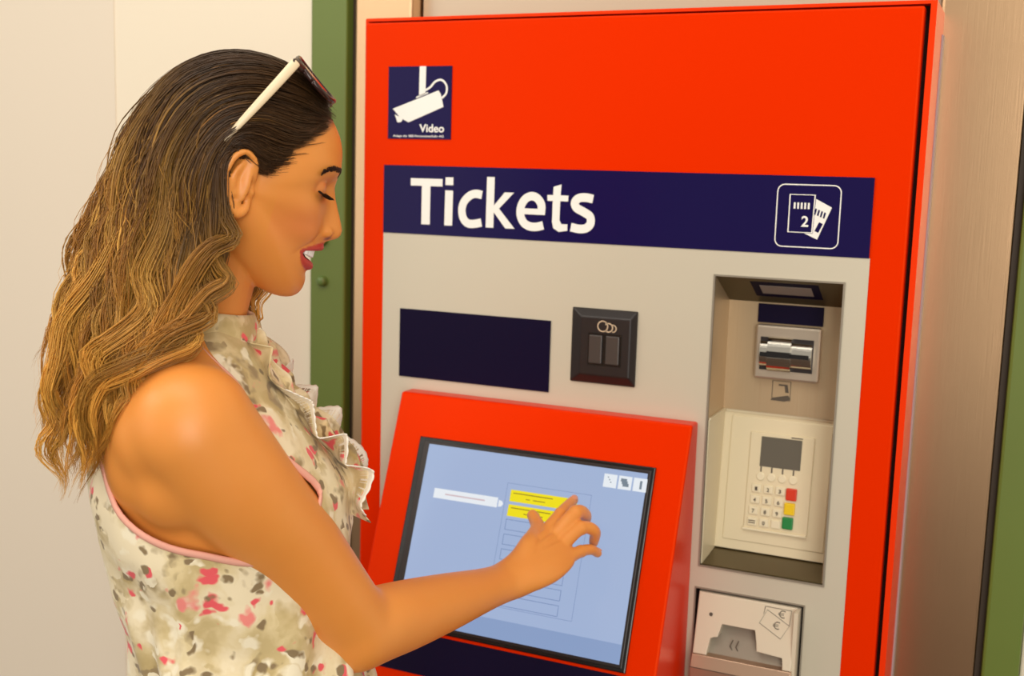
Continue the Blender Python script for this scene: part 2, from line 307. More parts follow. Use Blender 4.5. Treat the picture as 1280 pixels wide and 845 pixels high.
def hoodz(y): return z1+(y-0.0015)*sl
prism_x('hood_sticker', [(0.012, hoodz(0.012)-0.0004), (0.058, hoodz(0.058)-0.0004), (0.058, hoodz(0.058)+0.0004), (0.012, hoodz(0.012)+0.0004)], 0.556, 0.640, M['navy_dark'], hood)
prism_x('sticker_text', [(0.022, hoodz(0.022)-0.0007), (0.048, hoodz(0.048)-0.0007), (0.048, hoodz(0.048)-0.0003), (0.022, hoodz(0.022)-0.0003)], 0.566, 0.630, mat('pale_sticker', srgb(150, 138, 130), 0.5), hood)
card = put(box('card_reader', 0.5552, 0.6390, 0.0680, 0.0795, 1.3475, 1.4185, M['plate_steel'], T, bev=0.003))
put(box('reader_label', 0.5552, 0.6388, 0.0765, 0.0797, 1.4205, 1.4450, M['navy_dark'], card))
# half-drum throat of the reader
def drum(name, xa, xb, r, m, parent, yc=0.068, zc=1.3815):
    n = 18; pr = [(yc-r*0.62*math.sin(math.pi*i/n), zc+r*math.cos(math.pi*i/n)) for i in range(n+1)]
    return put(extr_x(name, pr, xa, xb, m, parent))
put(box('throat_recess', 0.5625, 0.6305, 0.0668, 0.0681, 1.3600, 1.4030, M['black'], card))
drum('throat_drum', 0.5635, 0.5735, 0.0170, M['chrome'], card); drum('throat_drum', 0.5735, 0.6035, 0.0225, M['chrome'], card); drum('throat_drum', 0.6035, 0.6295, 0.0170, M['chrome'], card)
put(box('card_slot', 0.5645, 0.5735, 0.0555, 0.0690, 1.3790, 1.3845, M['blackgloss'], card))
put(box('card_slot', 0.5735, 0.6035, 0.0520, 0.0690, 1.3790, 1.3865, M['blackgloss'], card))
put(box('card_slot', 0.6035, 0.6270, 0.0555, 0.0690, 1.3790, 1.3845, M['blackgloss'], card))
put(ribbon_line('card_symbol', [(0.5790, 1.3445), (0.6025, 1.3445), (0.6025, 1.3195), (0.5790, 1.3195)], 0.0009, YU-0.0006, YU, M['ink'], rec, closed=True))
put(prism('card_symbol', [(0.5775, 1.3185), (0.5790, 1.3215), (0.6000, 1.3265), (0.6035, 1.3215), (0.5960, 1.3180)], YU-0.0008, YU, M['ink'], rec))
put(prism('card_symbol', [(0.5870, 1.3405), (0.5985, 1.3405), (0.6005, 1.3300), (0.5960, 1.3300), (0.5950, 1.3385), (0.5870, 1.3385)], YU-0.0008, YU, M['ink'], rec))
# keypad terminal: a sloping beige tray
def ky(z): return 0.066+(z-1.1135)/(1.3000-1.1135)*0.020
tray = prism_x('keypad_terminal', [(ky(1.1135), 1.1135), (ky(1.3000), 1.3000), (ky(1.3)+0.03, 1.3000), (ky(1.3)+0.03, 1.1135)], x0+0.0002, x1-0.0002, M['beige'], T)
put(extr_x('tray_lip', [(0.002, 1.2985), (0.004, 1.3010), (ky(1.3)+0.002, 1.3012), (ky(1.3)+0.002, 1.2985)], x0+0.0002, x0+0.0030, M['beige'], tray))
put(extr_x('tray_lip', [(ky(1.297)-0.003, 1.2965), (ky(1.3)-0.003, 1.3012), (ky(1.3)+0.003, 1.3012), (ky(1.297)+0.003, 1.2965)], x0+0.003, x1-0.0005, M['beige_l'], tray, bev=0.001))
put(extr_x('tray_side', [(0.0015, 1.1085), (0.0015, 1.2985), (ky(1.3), 1.2985), (ky(1.1135), 1.1135), (ky(1.1135), 1.1085)], x0+0.0002, x0+0.0016, M['beige'], tray))
put(extr_x('tray_side', [(0.0015, 1.1085), (0.0015, 1.2985), (ky(1.3), 1.2985), (ky(1.1135), 1.1135), (ky(1.1135), 1.1085)], x1-0.0016, x1-0.0002, M['steel_in'], tray))
put(extr_x('tray_floor', [(0.0015, 1.1085), (0.0015, 1.1068), (0.09, 1.1085), (0.09, 1.1130)], x0, x1, mat('shaded_tray', srgb(92, 78, 46), 0.35, 0.5), T))  # dark brown paints the shadow on the recess floor
def onk(name, xa, xb, za, zb, h, m, parent, bev=0.0, sink=0.0005):
    return put(extr_x(name, [(ky(za)-h, za), (ky(zb)-h, zb), (ky(zb)+sink, zb), (ky(za)+sink, za)], xa, xb, m, parent, bev))
onk('bezel_frame', 0.5270, 0.6600, 1.1260, 1.2920, 0.0015, M['beige'], tray, 0.0012)
kp = onk('keypad_panel', 0.5545, 0.6380, 1.1460, 1.2735, 0.0042, M['beige'], tray, 0.0012)
onk('panel_ledge', 0.5535, 0.6370, 1.1435, 1.1465, 0.0065, M['beige_l'], tray, 0.0008)
onk('display', 0.5695, 0.6225, 1.2295, 1.2690, 0.0048, M['lcd'], tray)
onk('display_mark', 0.6080, 0.6230, 1.2704, 1.2718, 0.0046, M['ink'], tray)
for i in range(4):
    xc = 0.5718+i*0.0142
    onk('display_marker', xc-0.0009, xc+0.0009, 1.2222, 1.2292, 0.0047, M['ink'], tray)
    bm = bmesh.new(); zc = 1.2160
    ring = lambda h, r: [bm.verts.new((xc+r*math.cos(a), ky(zc+r*math.sin(a))-h, zc+r*math.sin(a))) for a in np.linspace(0, 2*math.pi, 20, endpoint=False)]
    a_, b_, c_ = ring(0.004, 0.0056), ring(0.0052, 0.0056), ring(0.0058, 0.0045)
    for k in range(20):
        bm.faces.new((a_[k], a_[(k+1) % 20], b_[(k+1) % 20], b_[k])); bm.faces.new((b_[k], b_[(k+1) % 20], c_[(k+1) % 20], c_[k]))
    bm.faces.new(c_); put(fin('soft_key', bm, M['beige_l'], tray))
cap = [['1', '2', '3'], ['4', '5', '6'], ['7', '8', '9'], ['', '0', '']]
for r in range(4):
    for c in range(3):
        xc = 0.5680+c*0.0156-r*0.0008; zc = 1.2000-r*0.0148
        k = onk('key', xc-0.0062, xc+0.0062, zc-0.0054, zc+0.0054, 0.0066, M['beige_l'], tray, 0.0011)
        if cap[r][c]: put(text('key_print', cap[r][c], xc-0.0016, zc-0.0026, 0.0050, 0.0032, ky(zc-0.003)-0.0066, M['ink'], k, fat=0.01, extrude=0.0006))
        elif c == 0:
            for dz in (0.0012, -0.0016): put(box('key_print', xc-0.0045, xc+0.0045, ky(zc)-0.0070, ky(zc)-0.0060, zc+dz-0.0006, zc+dz+0.0006, M['ink'], k))
for zc, m in ((1.1975, 'keyred'), (1.1785, 'keyyel'), (1.1595, 'keygrn')):
    xc = 0.6142-(1.1975-zc)*0.05
    onk('colour_key', xc-0.0070, xc+0.0070, zc-0.0078, zc+0.0078, 0.0078, M[m], tray, 0.0014)
# banknote unit in its opening
xa, xb, za, zb = BNK
bm = bmesh.new()
quad(bm, (xa, 0.001, zb), (xa, 0.07, zb), (xa, 0.07, za), (xa, 0.001, za)); quad(bm, (xb, 0.001, zb), (xb, 0.001, za), (xb, 0.07, za), (xb, 0.07, zb))
quad(bm, (xa, 0.001, zb), (xb, 0.001, zb), (xb, 0.07, zb), (xa, 0.07, zb)); quad(bm, (xa, 0.07, za), (xa, 0.07, zb), (xb, 0.07, zb), (xb, 0.07, za)); quad(bm, (xa, 0.001, za), (xa, 0.07, za), (xb, 0.07, za), (xb, 0.001, za))
bmesh.ops.remove_doubles(bm, verts=bm.verts, dist=1e-5); put(fin('banknote_recess', bm, M['gasket'], T))
put(plate('banknote_rim', xa-0.0018, xb+0.0018, za-0.0018, zb+0.0018, [(xa, xb, za, zb)], -0.0024, 0.0005, M['grey_slot'], T))
def by(z): return -0.004-(1.0725-z)*0.26          # face leans out towards the bottom
bu = T
X0, X1 = 0.5175, 0.6435
poly_left = [(X0, 1.0725), (X1, 1.0725), (X1, 0.9960), (0.6325, 0.9960), (0.6325, 1.0120), (0.5985, 1.0120), (0.5955, 1.0390), (0.5505, 1.0390), (0.5475, 1.0205), (0.5370, 1.0190), (0.5355, 0.9960), (X0, 0.9960)]
bm = bmesh.new(); a = [bm.verts.new((p[0], by(p[1]), p[1])) for p in poly_left]; b = [bm.verts.new((p[0], 0.018, p[1])) for p in poly_left]
bm.faces.new(a); bm.faces.new(b[::-1])
for i in range(len(a)): bm.faces.new((a[i], b[i], b[(i+1) % len(a)], a[(i+1) % len(a)]))
bmesh.ops.bevel(bm, geom=[e for e in bm.edges if all(v.co.y < 0.01 for v in e.verts)], offset=0.0014, segments=2, profile=0.5, affect='EDGES')
bank = put(fin('banknote_unit', bm, M['bank'], T))
put(extr_x('slot_liner', [(0.010, 1.0400), (0.012, 1.0400), (0.002, 0.9800), (-0.020, 0.9800)], 0.5350, 0.6330, M['grey_slot'], bank))
put(extr_x('note_tray', [(by(0.996)-0.001, 0.9957), (0.016, 0.9957), (0.016, 0.81), (by(0.985)-0.004, 0.81), (by(0.985)-0.004, 0.9800)], X0-0.0005, X1+0.0005, M['bank_metal'], bank, bev=0.0008))
put(box('tray_seam', X0-0.0008, X1-0.004, by(0.985)-0.0046, by(0.985)-0.003, 0.9795, 0.9803, M['ink'], bank))
put(prism('side_pillar', [(X1-0.0010, 1.0718), (X1+0.0040, 1.0718), (X1+0.0040, 0.84), (X1-0.0010, 0.84)], -0.020, 0.010, M['bank'], bank))
# pictograms on the sloping face
def onb(o):
    for v in o.data.vertices: v.co.y = by(v.co.z)-0.0004+v.co.y
    return put(o)
E1 = [(0.6040, 1.0687), (0.6368, 1.0684), (0.6360, 1.0500), (0.6070, 1.0649)]; E2 = [(0.6070, 1.0649), (0.5984, 1.0474), (0.6268, 1.0327), (0.6360, 1.0500)]
onb(ribbon_line('note_symbol', E1[:3], 0.0006, 0, 0.0006, M['ink'], bank)); onb(ribbon_line('note_symbol', [E1[0], (0.6028, 1.0590)], 0.0006, 0, 0.0006, M['ink'], bank))
onb(ribbon_line('note_symbol', E2, 0.0006, 0, 0.0006, M['ink'], bank, closed=True))
for cx, cz in ((0.6268, 1.0625), (0.6215, 1.0480)):
    onb(ribbon_line('euro_symbol', circ(cx, cz, 0.0042, 20, 50, 300), 0.0010, 0, 0.0006, M['ink'], bank))
    onb(ribbon_line('euro_symbol', [(cx-0.006, cz+0.0008), (cx+0.0012, cz+0.0008)], 0.0006, 0, 0.0006, M['ink'], bank)); onb(ribbon_line('euro_symbol', [(cx-0.006, cz-0.0010), (cx+0.0010, cz-0.0010)], 0.0006, 0, 0.0006, M['ink'], bank))
onb(prism('screw_hole', circ(0.5360, 1.0470, 0.0024, 14), -0.0001, 0.0006, M['ink'], bank))
for dx in (0, 0.0075):
    put(ribbon_line('slot_arrow', [(0.5660+dx, 1.0170), (0.5625+dx, 1.0080), (0.5675+dx, 0.9990)], 0.0012, -0.0085, -0.0078, M['ink'], bank))
# tilted screen console
SL = 0.374; KT = 1.2957; KY = -0.0295
def kpt(x, q, h=0.0):     # point on the sloping face: x across, q down the slope, h out of the face
    c = 1/math.hypot(1, SL); return (x, KY-SL*c*q-h*c, KT-c*q-h*SL*c*-1*-1 if False else KT-c*q+h*SL*c)
def kslab(name, xa, xb, qa, qb, h, m, parent, bev=0.0, sink=0.0004, poly=None):
    pts = poly or [(xa, qa), (xb, qa), (xb, qb), (xa, qb)]
    bm = bmesh.new(); a = [bm.verts.new(kpt(x, q, h)) for x, q in pts]; b = [bm.verts.new(kpt(x, q, -sink)) for x, q in pts]; n = len(pts)
    bm.faces.new(a); bm.faces.new(b[::-1])
    for i in range(n): bm.faces.new((a[i], b[i], b[(i+1) % n], a[(i+1) % n]))
    if bev: bmesh.ops.bevel(bm, geom=[e for e in bm.edges if all(v in a for v in e.verts)], offset=bev, segments=2, profile=0.5, affect='EDGES')
    return put(fin(name, bm, m, parent))
cQ = 1/math.hypot(1, SL); QB = 0.425
pb = kpt(0, QB)
put(extr_x('screen_console', [(-0.001, KT), (KY, KT), (pb[1], pb[2]), (pb[1]+0.012, pb[2]-0.03), (-0.001, pb[2]-0.11)], 0.0835, 0.5035, M['red'], T, bev=0.003))
bz = kslab('screen_bezel', 0.1281, 0.4656, 0.0590, 0.3132, 0.0042, M['blackgloss'], T, bev=0.0015)
kslab('bezel_inner', 0.1365, 0.4610, 0.0640, 0.3085, 0.0056, M['black'], bz, bev=0.001)
scr = kslab('touch_screen', 0.1455, 0.4572, 0.0682, 0.3040, 0.0062, M['scr'], T)
H = 0.0065
def sq(name, xa, xb, qa, qb, m, h=H): return kslab(name, xa, xb, qa, qb, h, M[m], scr, sink=-0.0060)
def sframe(name, xa, xb, qa, qb, m, w=0.0008):
    pts = [(xa, qa), (xb, qa), (xb, qb), (xa, qb)]; bm = bmesh.new()
    for (x_a, x_b, q_a, q_b) in ((xa, xb, qa, qa+w), (xa, xb, qb-w, qb), (xa, xa+w, qa+w, qb-w), (xb-w, xb, qa+w, qb-w)):
        bm.faces.new([bm.verts.new(kpt(x, q, H)) for x, q in ((x_a, q_a), (x_b, q_a), (x_b, q_b), (x_a, q_b))])
    return put(fin(name, bm, M[m], scr))
sq('footer_bar', 0.1455, 0.4572, 0.2800, 0.3040, 'scr_bar', 0.00635)
sframe('list_panel', 0.2705, 0.3885, 0.1050, 0.2645, 'scr_line', 0.0005)
sq('text_field', 0.1660, 0.2605, 0.1262, 0.1392, 'scr_white'); sq('field_print', 0.183, 0.242, 0.1318, 0.1336, 'scr_pink', 0.0067)
kslab('arrow_tab', 0, 0, 0, 0, H, M['scr_white'], scr, sink=-0.006, poly=[(0.2622, 0.1290), (0.2668, 0.1300), (0.2690, 0.1335), (0.2668, 0.1370), (0.2622, 0.1380)])
for i in range(8):
    q = 0.1132+i*0.0193
    if i < 2:
        sq('list_button', 0.2770, 0.3705, q, q+0.0152, 'scr_yellow')
        sq('button_print', 0.281, 0.337, q+0.0035, q+0.0048, 'scr_ink', 0.0067); sq('button_print', 0.300, 0.3055, q+0.0095, q+0.0107, 'scr_ink', 0.0067); sq('button_print', 0.310, 0.327, q+0.0095, q+0.0107, 'scr_ink', 0.0067)
    else: sframe('list_button', 0.2770, 0.3685, q, q+0.0140, 'scr_line')
for i, xa_ in enumerate((0.4010, 0.4208, 0.4406)):
    sq('icon_button', xa_, xa_+0.0175, 0.0752, 0.0922, 'scr_white')
    if i == 1:
        for k in range(3): sq('icon_print', xa_+0.003+k*0.0015, xa_+0.011+k*0.0015, 0.0785+k*0.003, 0.0825+k*0.003, 'scr_grey', 0.0067+k*0.0001)
    elif i == 2: sq('icon_print', xa_+0.0085, xa_+0.0115, 0.0785, 0.0890, 'scr_grey', 0.0067)
    else:
        for k in range(3): sq('icon_print', xa_+0.005+k*0.002, xa_+0.0065+k*0.002, 0.0785+k*0.003, 0.0800+k*0.003, 'scr_grey', 0.0067)
kslab('navy_plate', 0.1000, 0.4720, 0.3170, 0.3690, 0.0012, M['navy_dark'], T)
# ------------------------------------------------------------------ the woman
PX, PY, PR = 0.1799, -0.5161, math.radians(36.42)
W = empty('person', (PX, PY, 0), 'woman in floral sleeveless blouse with long wavy hair touching the ticket screen', 'person', PR)
def sweep(P, ra, rb=None, ref=(0, 0, 1), sub=5, n=18, cap=True):
    """closed tapering limb: elliptical rings along a smooth path with rounded ends (a-axis follows ref)"""
    P = np.asarray(P, float); ra = np.asarray(ra, float); rb = ra if rb is None else np.asarray(rb, float)
    Q = catmull(np.hstack([P, ra[:, None], rb[:, None]]), sub); C, A, B = Q[:, :3], np.abs(Q[:, 3]), np.abs(Q[:, 4])
    if cap:
        e = np.array([0.15, 0.5, 0.8, 1.0]); t0 = C[0]-C[1]; t0 /= np.linalg.norm(t0); t1 = C[-1]-C[-2]; t1 /= np.linalg.norm(t1)
        m0, m1 = min(A[0], B[0]), min(A[-1], B[-1]); k = np.sqrt(1-(1-e)**2); off = (1-e)
        c0 = np.array([C[0]+t0*m0*o_ for o_ in off[:-1]]); s0 = k[:-1]
        c1 = np.array([C[-1]+t1*m1*o_ for o_ in off[:-1][::-1]]); s1 = k[:-1][::-1]
        A = np.concatenate([A[0]*s0, A, A[-1]*s1]); B = np.concatenate([B[0]*s0, B, B[-1]*s1]); C = np.vstack([c0, C, c1])
    Tn = np.gradient(C, axis=0); Tn /= np.linalg.norm(Tn, axis=1)[:, None]
    r = np.asarray(ref, float); r = np.broadcast_to(r, C.shape)
    U = r-Tn*np.sum(r*Tn, 1)[:, None]; U /= np.linalg.norm(U, axis=1)[:, None]; V = np.cross(Tn, U)
    a = np.linspace(0, 2*math.pi, n, endpoint=False)
    ring = C[:, None]+U[:, None]*(np.cos(a)[None, :, None]*A[:, None, None])+V[:, None]*(np.sin(a)[None, :, None]*B[:, None, None])
    L = len(C); v = ring.reshape(-1, 3); f = []
    for i in range(L-1):
        for j in range(n): f.append((i*n+j, i*n+(j+1) % n, (i+1)*n+(j+1) % n, (i+1)*n+j))
    f.append(tuple(range(n))[::-1]); f.append(tuple((L-1)*n+j for j in range(n))); return v, f
def ellipsoid(c, r, n=24, rot=None):
    v = []; f = []
    for i in range(1, n):
        th = math.pi*i/n
        for j in range(n): ph = 2*math.pi*j/n; v.append((r[0]*math.sin(th)*math.cos(ph), r[1]*math.sin(th)*math.sin(ph), r[2]*math.cos(th)))
    v.append((0, 0, r[2])); v.append((0, 0, -r[2])); v = np.array(v)
    if rot is not None: v = v@np.asarray(rot).T
    for i in range(n-2):
        for j in range(n): f.append((i*n+j, (i+1)*n+j, (i+1)*n+(j+1) % n, i*n+(j+1) % n))
    t, b = len(v)-2, len(v)-1
    for j in range(n): f.append((t, j, (j+1) % n)); f.append((b, (n-2)*n+(j+1) % n, (n-2)*n+j))
    return v+np.asarray(c), f
# ---- head in its own upright frame (x forward, y to her left, z up; origin on the ear axis)
HP, HYAW = math.radians(15), math.radians(2.5); HO = np.array([0.002, 0.0, 1.583])
Ry = np.array([[math.cos(HP), 0, math.sin(HP)], [0, 1, 0], [-math.sin(HP), 0, math.cos(HP)]]); Rz = np.array([[math.cos(HYAW), -math.sin(HYAW), 0], [math.sin(HYAW), math.cos(HYAW), 0], [0, 0, 1]])
RH = Rz@Ry
h2l = lambda p: np.asarray(p, float)@RH.T+HO
l2h = lambda p: (np.asarray(p, float)-HO)@RH
PF = [(-90, 74), (-75, 88), (-66, 98), (-60.5, 106.3), (-54.7, 113.3), (-50.6, 115.9), (-47.6, 115.7), (-44.8, 113.4), (-42.3, 109.9), (-40.1, 105.6), (-37.8, 101.6), (-34.9, 98.5), (-32.9, 96.8), (-30.5, 95.2), (-25.8, 93.6), (-22.9, 93), (-20.6, 92.4), (-18.5, 94.1), (-15.6, 98.9), (-12.7, 103.9), (-9.6, 104.8), (-7.6, 103.3), (-3, 98.2), (2.4, 93.2), (9.1, 89), (15.3, 87.8), (19.7, 90), (27, 95.4), (31.3, 98.4), (35.4, 101.1), (42.9, 104.5), (51.2, 106.7), (60, 108.5), (75, 110), (90, 111), (105, 111), (120, 110), (135, 108), (150, 105), (165, 101), (180, 96), (195, 90), (210, 83), (225, 77), (240, 72), (255, 71), (270, 74)]
NB = [(-24, 93.3), (-20, 90.8), (-16, 87.8), (-10, 85.5), (-4, 84), (2, 83), (7, 82.5), (12, 83), (17, 86), (22, 91.2)]
NX = [(-90, 2.0), (-66, 1.7), (-48, 1.55), (-38, 1.5), (-22, 1.58), (-8, 1.85), (5, 2.0), (18, 2.05), (35, 2.1), (60, 2.2), (120, 2.25), (180, 2.3), (225, 2.1), (270, 2.1)]
NWD = [(-24, .010), (-18, .011), (-13, .0118), (-8, .0125), (-3, .0112), (5, .0092), (12, .0085), (22, .011)]
def tab(T, x): T = np.array(T); return np.interp(x, T[:, 0], T[:, 1])
nphi, npsi = 620, 170
ph = np.linspace(-90, 270, nphi, endpoint=False)
Rr = tab(PF, ph)/1000; Rb = np.where((ph > -24) & (ph < 22), tab(NB, ph)/1000, Rr)
def sm(a, k):
    w = np.hanning(k+2)[1:-1]; w /= w.sum(); return np.convolve(np.concatenate([a[-k:], a, a[:k]]), w, 'same')[k:-k]
Rr = sm(Rr, 7); Rb = sm(Rb, 15); nx = sm(tab(NX, ph), 25); Wh = 0.0715
psi = np.linspace(-math.pi/2+0.004, math.pi/2-0.004, npsi)
ca, sa = np.cos(psi), np.sin(psi)
yy = Wh*np.sign(sa)[None]*np.abs(sa)[None]**(2/nx[:, None]); fac = np.abs(ca)[None]**(2/nx[:, None])
ext = np.where((ph > -24) & (ph < 22), np.maximum(Rr-Rb, 0), 0)
rad = Rb[:, None]*fac+ext[:, None]*np.exp(-(np.abs(yy)/tab(NWD, ph)[:, None])**2.4)
pr_ = np.radians(ph)[:, None]; X = rad*np.cos(pr_); Z = rad*np.sin(pr_); Y = yy.copy()
front = X > 0.02; ay = np.abs(Y)
G = lambda y0, z0, sy, sz: np.exp(-((ay-y0)/sy)**2-((Z-z0)/sz)**2)*front
push = -0.0080*G(0.030, 0.019, 0.013, 0.0095)-0.003*G(0.014, 0.021, 0.006, 0.009)+0.0022*G(0.030, 0.040, 0.02, 0.007)+0.0045*G(0.046, -0.004, 0.016, 0.014)+0.0050*G(0.036, -0.024, 0.014, 0.012)
push += -0.0018*np.exp(-((ay-(0.0185+(-0.022-Z)*0.62))/0.0028)**2)*np.clip((Z+0.052)/0.01, 0, 1)*np.clip((-0.018-Z)/0.006, 0, 1)*front
push += -0.0020*G(0.0, -0.0625, 0.016, 0.0045)
zc = -0.0460+0.0022*(ay/0.027)**2; hh = 0.0054*np.clip(1-(ay/0.0275)**4, 0, 1)
push += -0.0095*np.clip(1.6*(1-np.abs(Z-zc)/np.maximum(hh, 1e-5)), 0, 1)*(ay < 0.0275)*front
X = X+push
hv = np.stack([X, Y, Z], -1).reshape(-1, 3); hf = []
for i in range(nphi):
    a = i*npsi; b = ((i+1) % nphi)*npsi
    for j in range(npsi-1): hf.append((a+j, b+j, b+j+1, a+j+1))
i0 = len(hv); hv = np.vstack([hv, [[0, -Wh-0.0003, 0], [0, Wh+0.0003, 0]]])
for i in range(nphi):
    a = i*npsi; b = ((i+1) % nphi)*npsi; hf.append((i0, b, a)); hf.append((i0+1, a+npsi-1, b+npsi-1))
HEAD = [(hv, hf)]
EC = [np.array([0.0612, s_*0.0305, 0.0190]) for s_ in (-1, 1)]; ER = 0.0128
for c in EC: HEAD.append(ellipsoid(c, (ER, ER, ER*0.92)))
for s_ in (-1, 1):
    HEAD.append(ellipsoid((0.0862, s_*0.0112, -0.0195), (0.0078, 0.0054, 0.0060), 16))
UL = np.array([(0.0665, -0.0285, -0.0432), (0.0745, -0.0215, -0.0395), (0.0825, -0.0120, -0.0370), (0.0862, -0.0045, -0.0358), (0.0864, 0, -0.0364), (0.0862, 0.0045, -0.0358), (0.0825, 0.0120, -0.0370), (0.0745, 0.0215, -0.0395), (0.0665, 0.0285, -0.0432)])
LL = np.array([(0.0665, -0.0282, -0.0445), (0.0720, -0.0215, -0.0515), (0.0785, -0.0115, -0.0553), (0.0808, 0, -0.0563), (0.0785, 0.0115, -0.0553), (0.0720, 0.0215, -0.0515), (0.0665, 0.0282, -0.0445)])
ULr = [.0014, .0026, .0034, .0037, .0035, .0037, .0034, .0026, .0014]; LLr = [.0014, .0032, .0040, .0043, .0040, .0032, .0014]
HEAD.append(sweep(UL, ULr, n=12)); HEAD.append(sweep(LL, LLr, n=12))
EAR = [(0.005, -.0725, 0.003), (0.006, -.076, 0.014), (0.003, -.0795, 0.025), (-0.006, -.083, 0.0305), (-0.014, -.086, 0.025), (-0.0185, -.088, 0.010), (-0.015, -.086, -0.006), (-0.008, -.081, -0.018), (-0.001, -.077, -0.0245), (0.005, -.074, -0.019), (0.006, -.0725, -0.010)]
for s_ in (1, -1):
    F = np.array([1, s_, 1])
    HEAD.append(sweep(np.array(EAR)*F, [.0028, .0030, .0030, .0032, .0032, .0032, .0030, .0036, .0048, .0045, .003], n=12))
    HEAD.append(sweep(np.array([(-0.006, -.080, 0.022), (-0.011, -.0825, 0.010), (-0.0095, -.0815, -0.004), (-0.002, -.0775, -0.011)])*F, [.0022, .0030, .0032, .0026], n=12))
    HEAD.append(ellipsoid(np.array([0.0062, -.0735, -0.003])*F, (.0042, .0042, .0052), 14))
    tl = math.radians(24*s_); rt = np.array([[math.cos(tl), math.sin(tl), 0], [-math.sin(tl), math.cos(tl), 0], [0, 0, 1]])
    HEAD.append(ellipsoid(np.array([-0.0065, -.0765, 0.004])*F, (.0125, .0035, .0255), 18, rt))
BODY = [(h2l(v), f) for v, f in HEAD]
# ---- neck, trunk, arms
BODY.append(sweep([(-0.018, 0, 1.575), (-0.036, 0.002, 1.500), (-0.050, 0.008, 1.440), (-0.058, 0.014, 1.385)], [.055, .051, .054, .070], [.050, .048, .055, .085], ref=(1, 0, 0), n=28))
TR = [(1.455, -0.012, -0.100, 0.062), (1.43, 0.004, -0.116, 0.095), (1.405, 0.020, -0.124, 0.122), (1.37, 0.043, -0.130, 0.138), (1.33, 0.068, -0.131, 0.142), (1.29, 0.086, -0.131, 0.140), (1.25, 0.086, -0.125, 0.133), (1.21, 0.075, -0.113, 0.124), (1.16, 0.066, -0.103, 0.118), (1.10, 0.070, -0.095, 0.121), (1.03, 0.082, -0.103, 0.142), (0.95, 0.088, -0.122, 0.164), (0.86, 0.078, -0.122, 0.166), (0.82, 0.07, -0.115, 0.160)]
YC = 0.020
def trunk(off_f, off_b, off_w, zz, n=72, ex=2.35):
    T_ = np.array(TR)[::-1]; out = []
    a = np.linspace(0, 2*math.pi, n, endpoint=False)
    for z in zz:
        xf = np.interp(z, T_[:, 0], T_[:, 1])+off_f(z); xb = np.interp(z, T_[:, 0], T_[:, 2])-off_b(z); w = np.interp(z, T_[:, 0], T_[:, 3])+off_w(z)
        c = (xf+xb)/2; h = (xf-xb)/2
        out.append(np.stack([c+h*np.sign(np.cos(a))*np.abs(np.cos(a))**(2/ex), YC+w*np.sign(np.sin(a))*np.abs(np.sin(a))**(2/ex), np.full(n, z)], 1))
    return np.array(out)
zz = np.linspace(0.97, 1.455, 60); tr = trunk(lambda z: 0, lambda z: 0, lambda z: 0, zz); n = tr.shape[1]
tv = tr.reshape(-1, 3); tf = [(i*n+j, i*n+(j+1) % n, (i+1)*n+(j+1) % n, (i+1)*n+j) for i in range(len(zz)-1) for j in range(n)]
tf += [tuple(range(n))[::-1], tuple((len(zz)-1)*n+j for j in range(n))]; BODY.append((tv, tf))
for s_ in (-1, 1): BODY.append(ellipsoid((0.045, YC+s_*0.055, 1.292), (0.045, 0.044, 0.048), 26))
SH = np.array([-0.038, -0.1150, 1.3740]); EL = np.array([0.1131, -0.0486, 1.152]); WR = np.array([0.298, 0.1151, 1.1339])
pw = np.array([0.0467, -0.0385, -0.0314]); pw /= np.linalg.norm(pw)
BODY.append(sweep([(-0.058, -0.01, 1.400), (-0.055, -0.06, 1.392), SH+np.array([-0.008, 0.012, 0.004])], [.050, .052, .050], sub=12, n=40))
BODY.append(ellipsoid(SH+np.array([-0.002, 0.0, 0.002]), (.0555, .0520, .0560), 48))
BODY.append(ellipsoid((-0.078, -0.075, 1.345), (.042, .050, .068), 40))
BODY.append(ellipsoid((-0.066, -0.100, 1.366), (.044, .046, .052), 40)); BODY.append(ellipsoid((-0.055, -0.098, 1.325), (.040, .044, .050), 40))
BODY.append(sweep([SH, SH*0.72+EL*0.28+np.array([-.003, -.005, 0]), SH*0.45+EL*0.55, SH*0.16+EL*0.84, EL+np.array([0.0, 0.002, 0.0])], [.0540, .0530, .0475, .0415, .0385], sub=16, n=48))
fa = (WR-EL)
BODY.append(sweep([EL+np.array([-0.004, -0.003, -0.004]), EL+fa*0.10, EL+fa*0.28, EL+fa*0.55, EL+fa*0.82, WR, WR+fa*0.05], [.0375, .0385, .0375, .0330, .0270, .0252, .025], [.0375, .0385, .036, .0300, .0225, .0190, .018], ref=pw, n=48, sub=14))
# trapezius and collar-bone slopes
for s_, sx in ((-1, SH), (1, np.array([-0.04, 0.152, 1.385]))):
    BODY.append(sweep([(-0.060, 0.008+s_*0.02, 1.468), (-0.058, YC+s_*0.06, 1.430), tuple(sx*0.8+np.array([-0.055, YC, 1.41])*0.2)], [.030, .034, .044], n=40, sub=14))
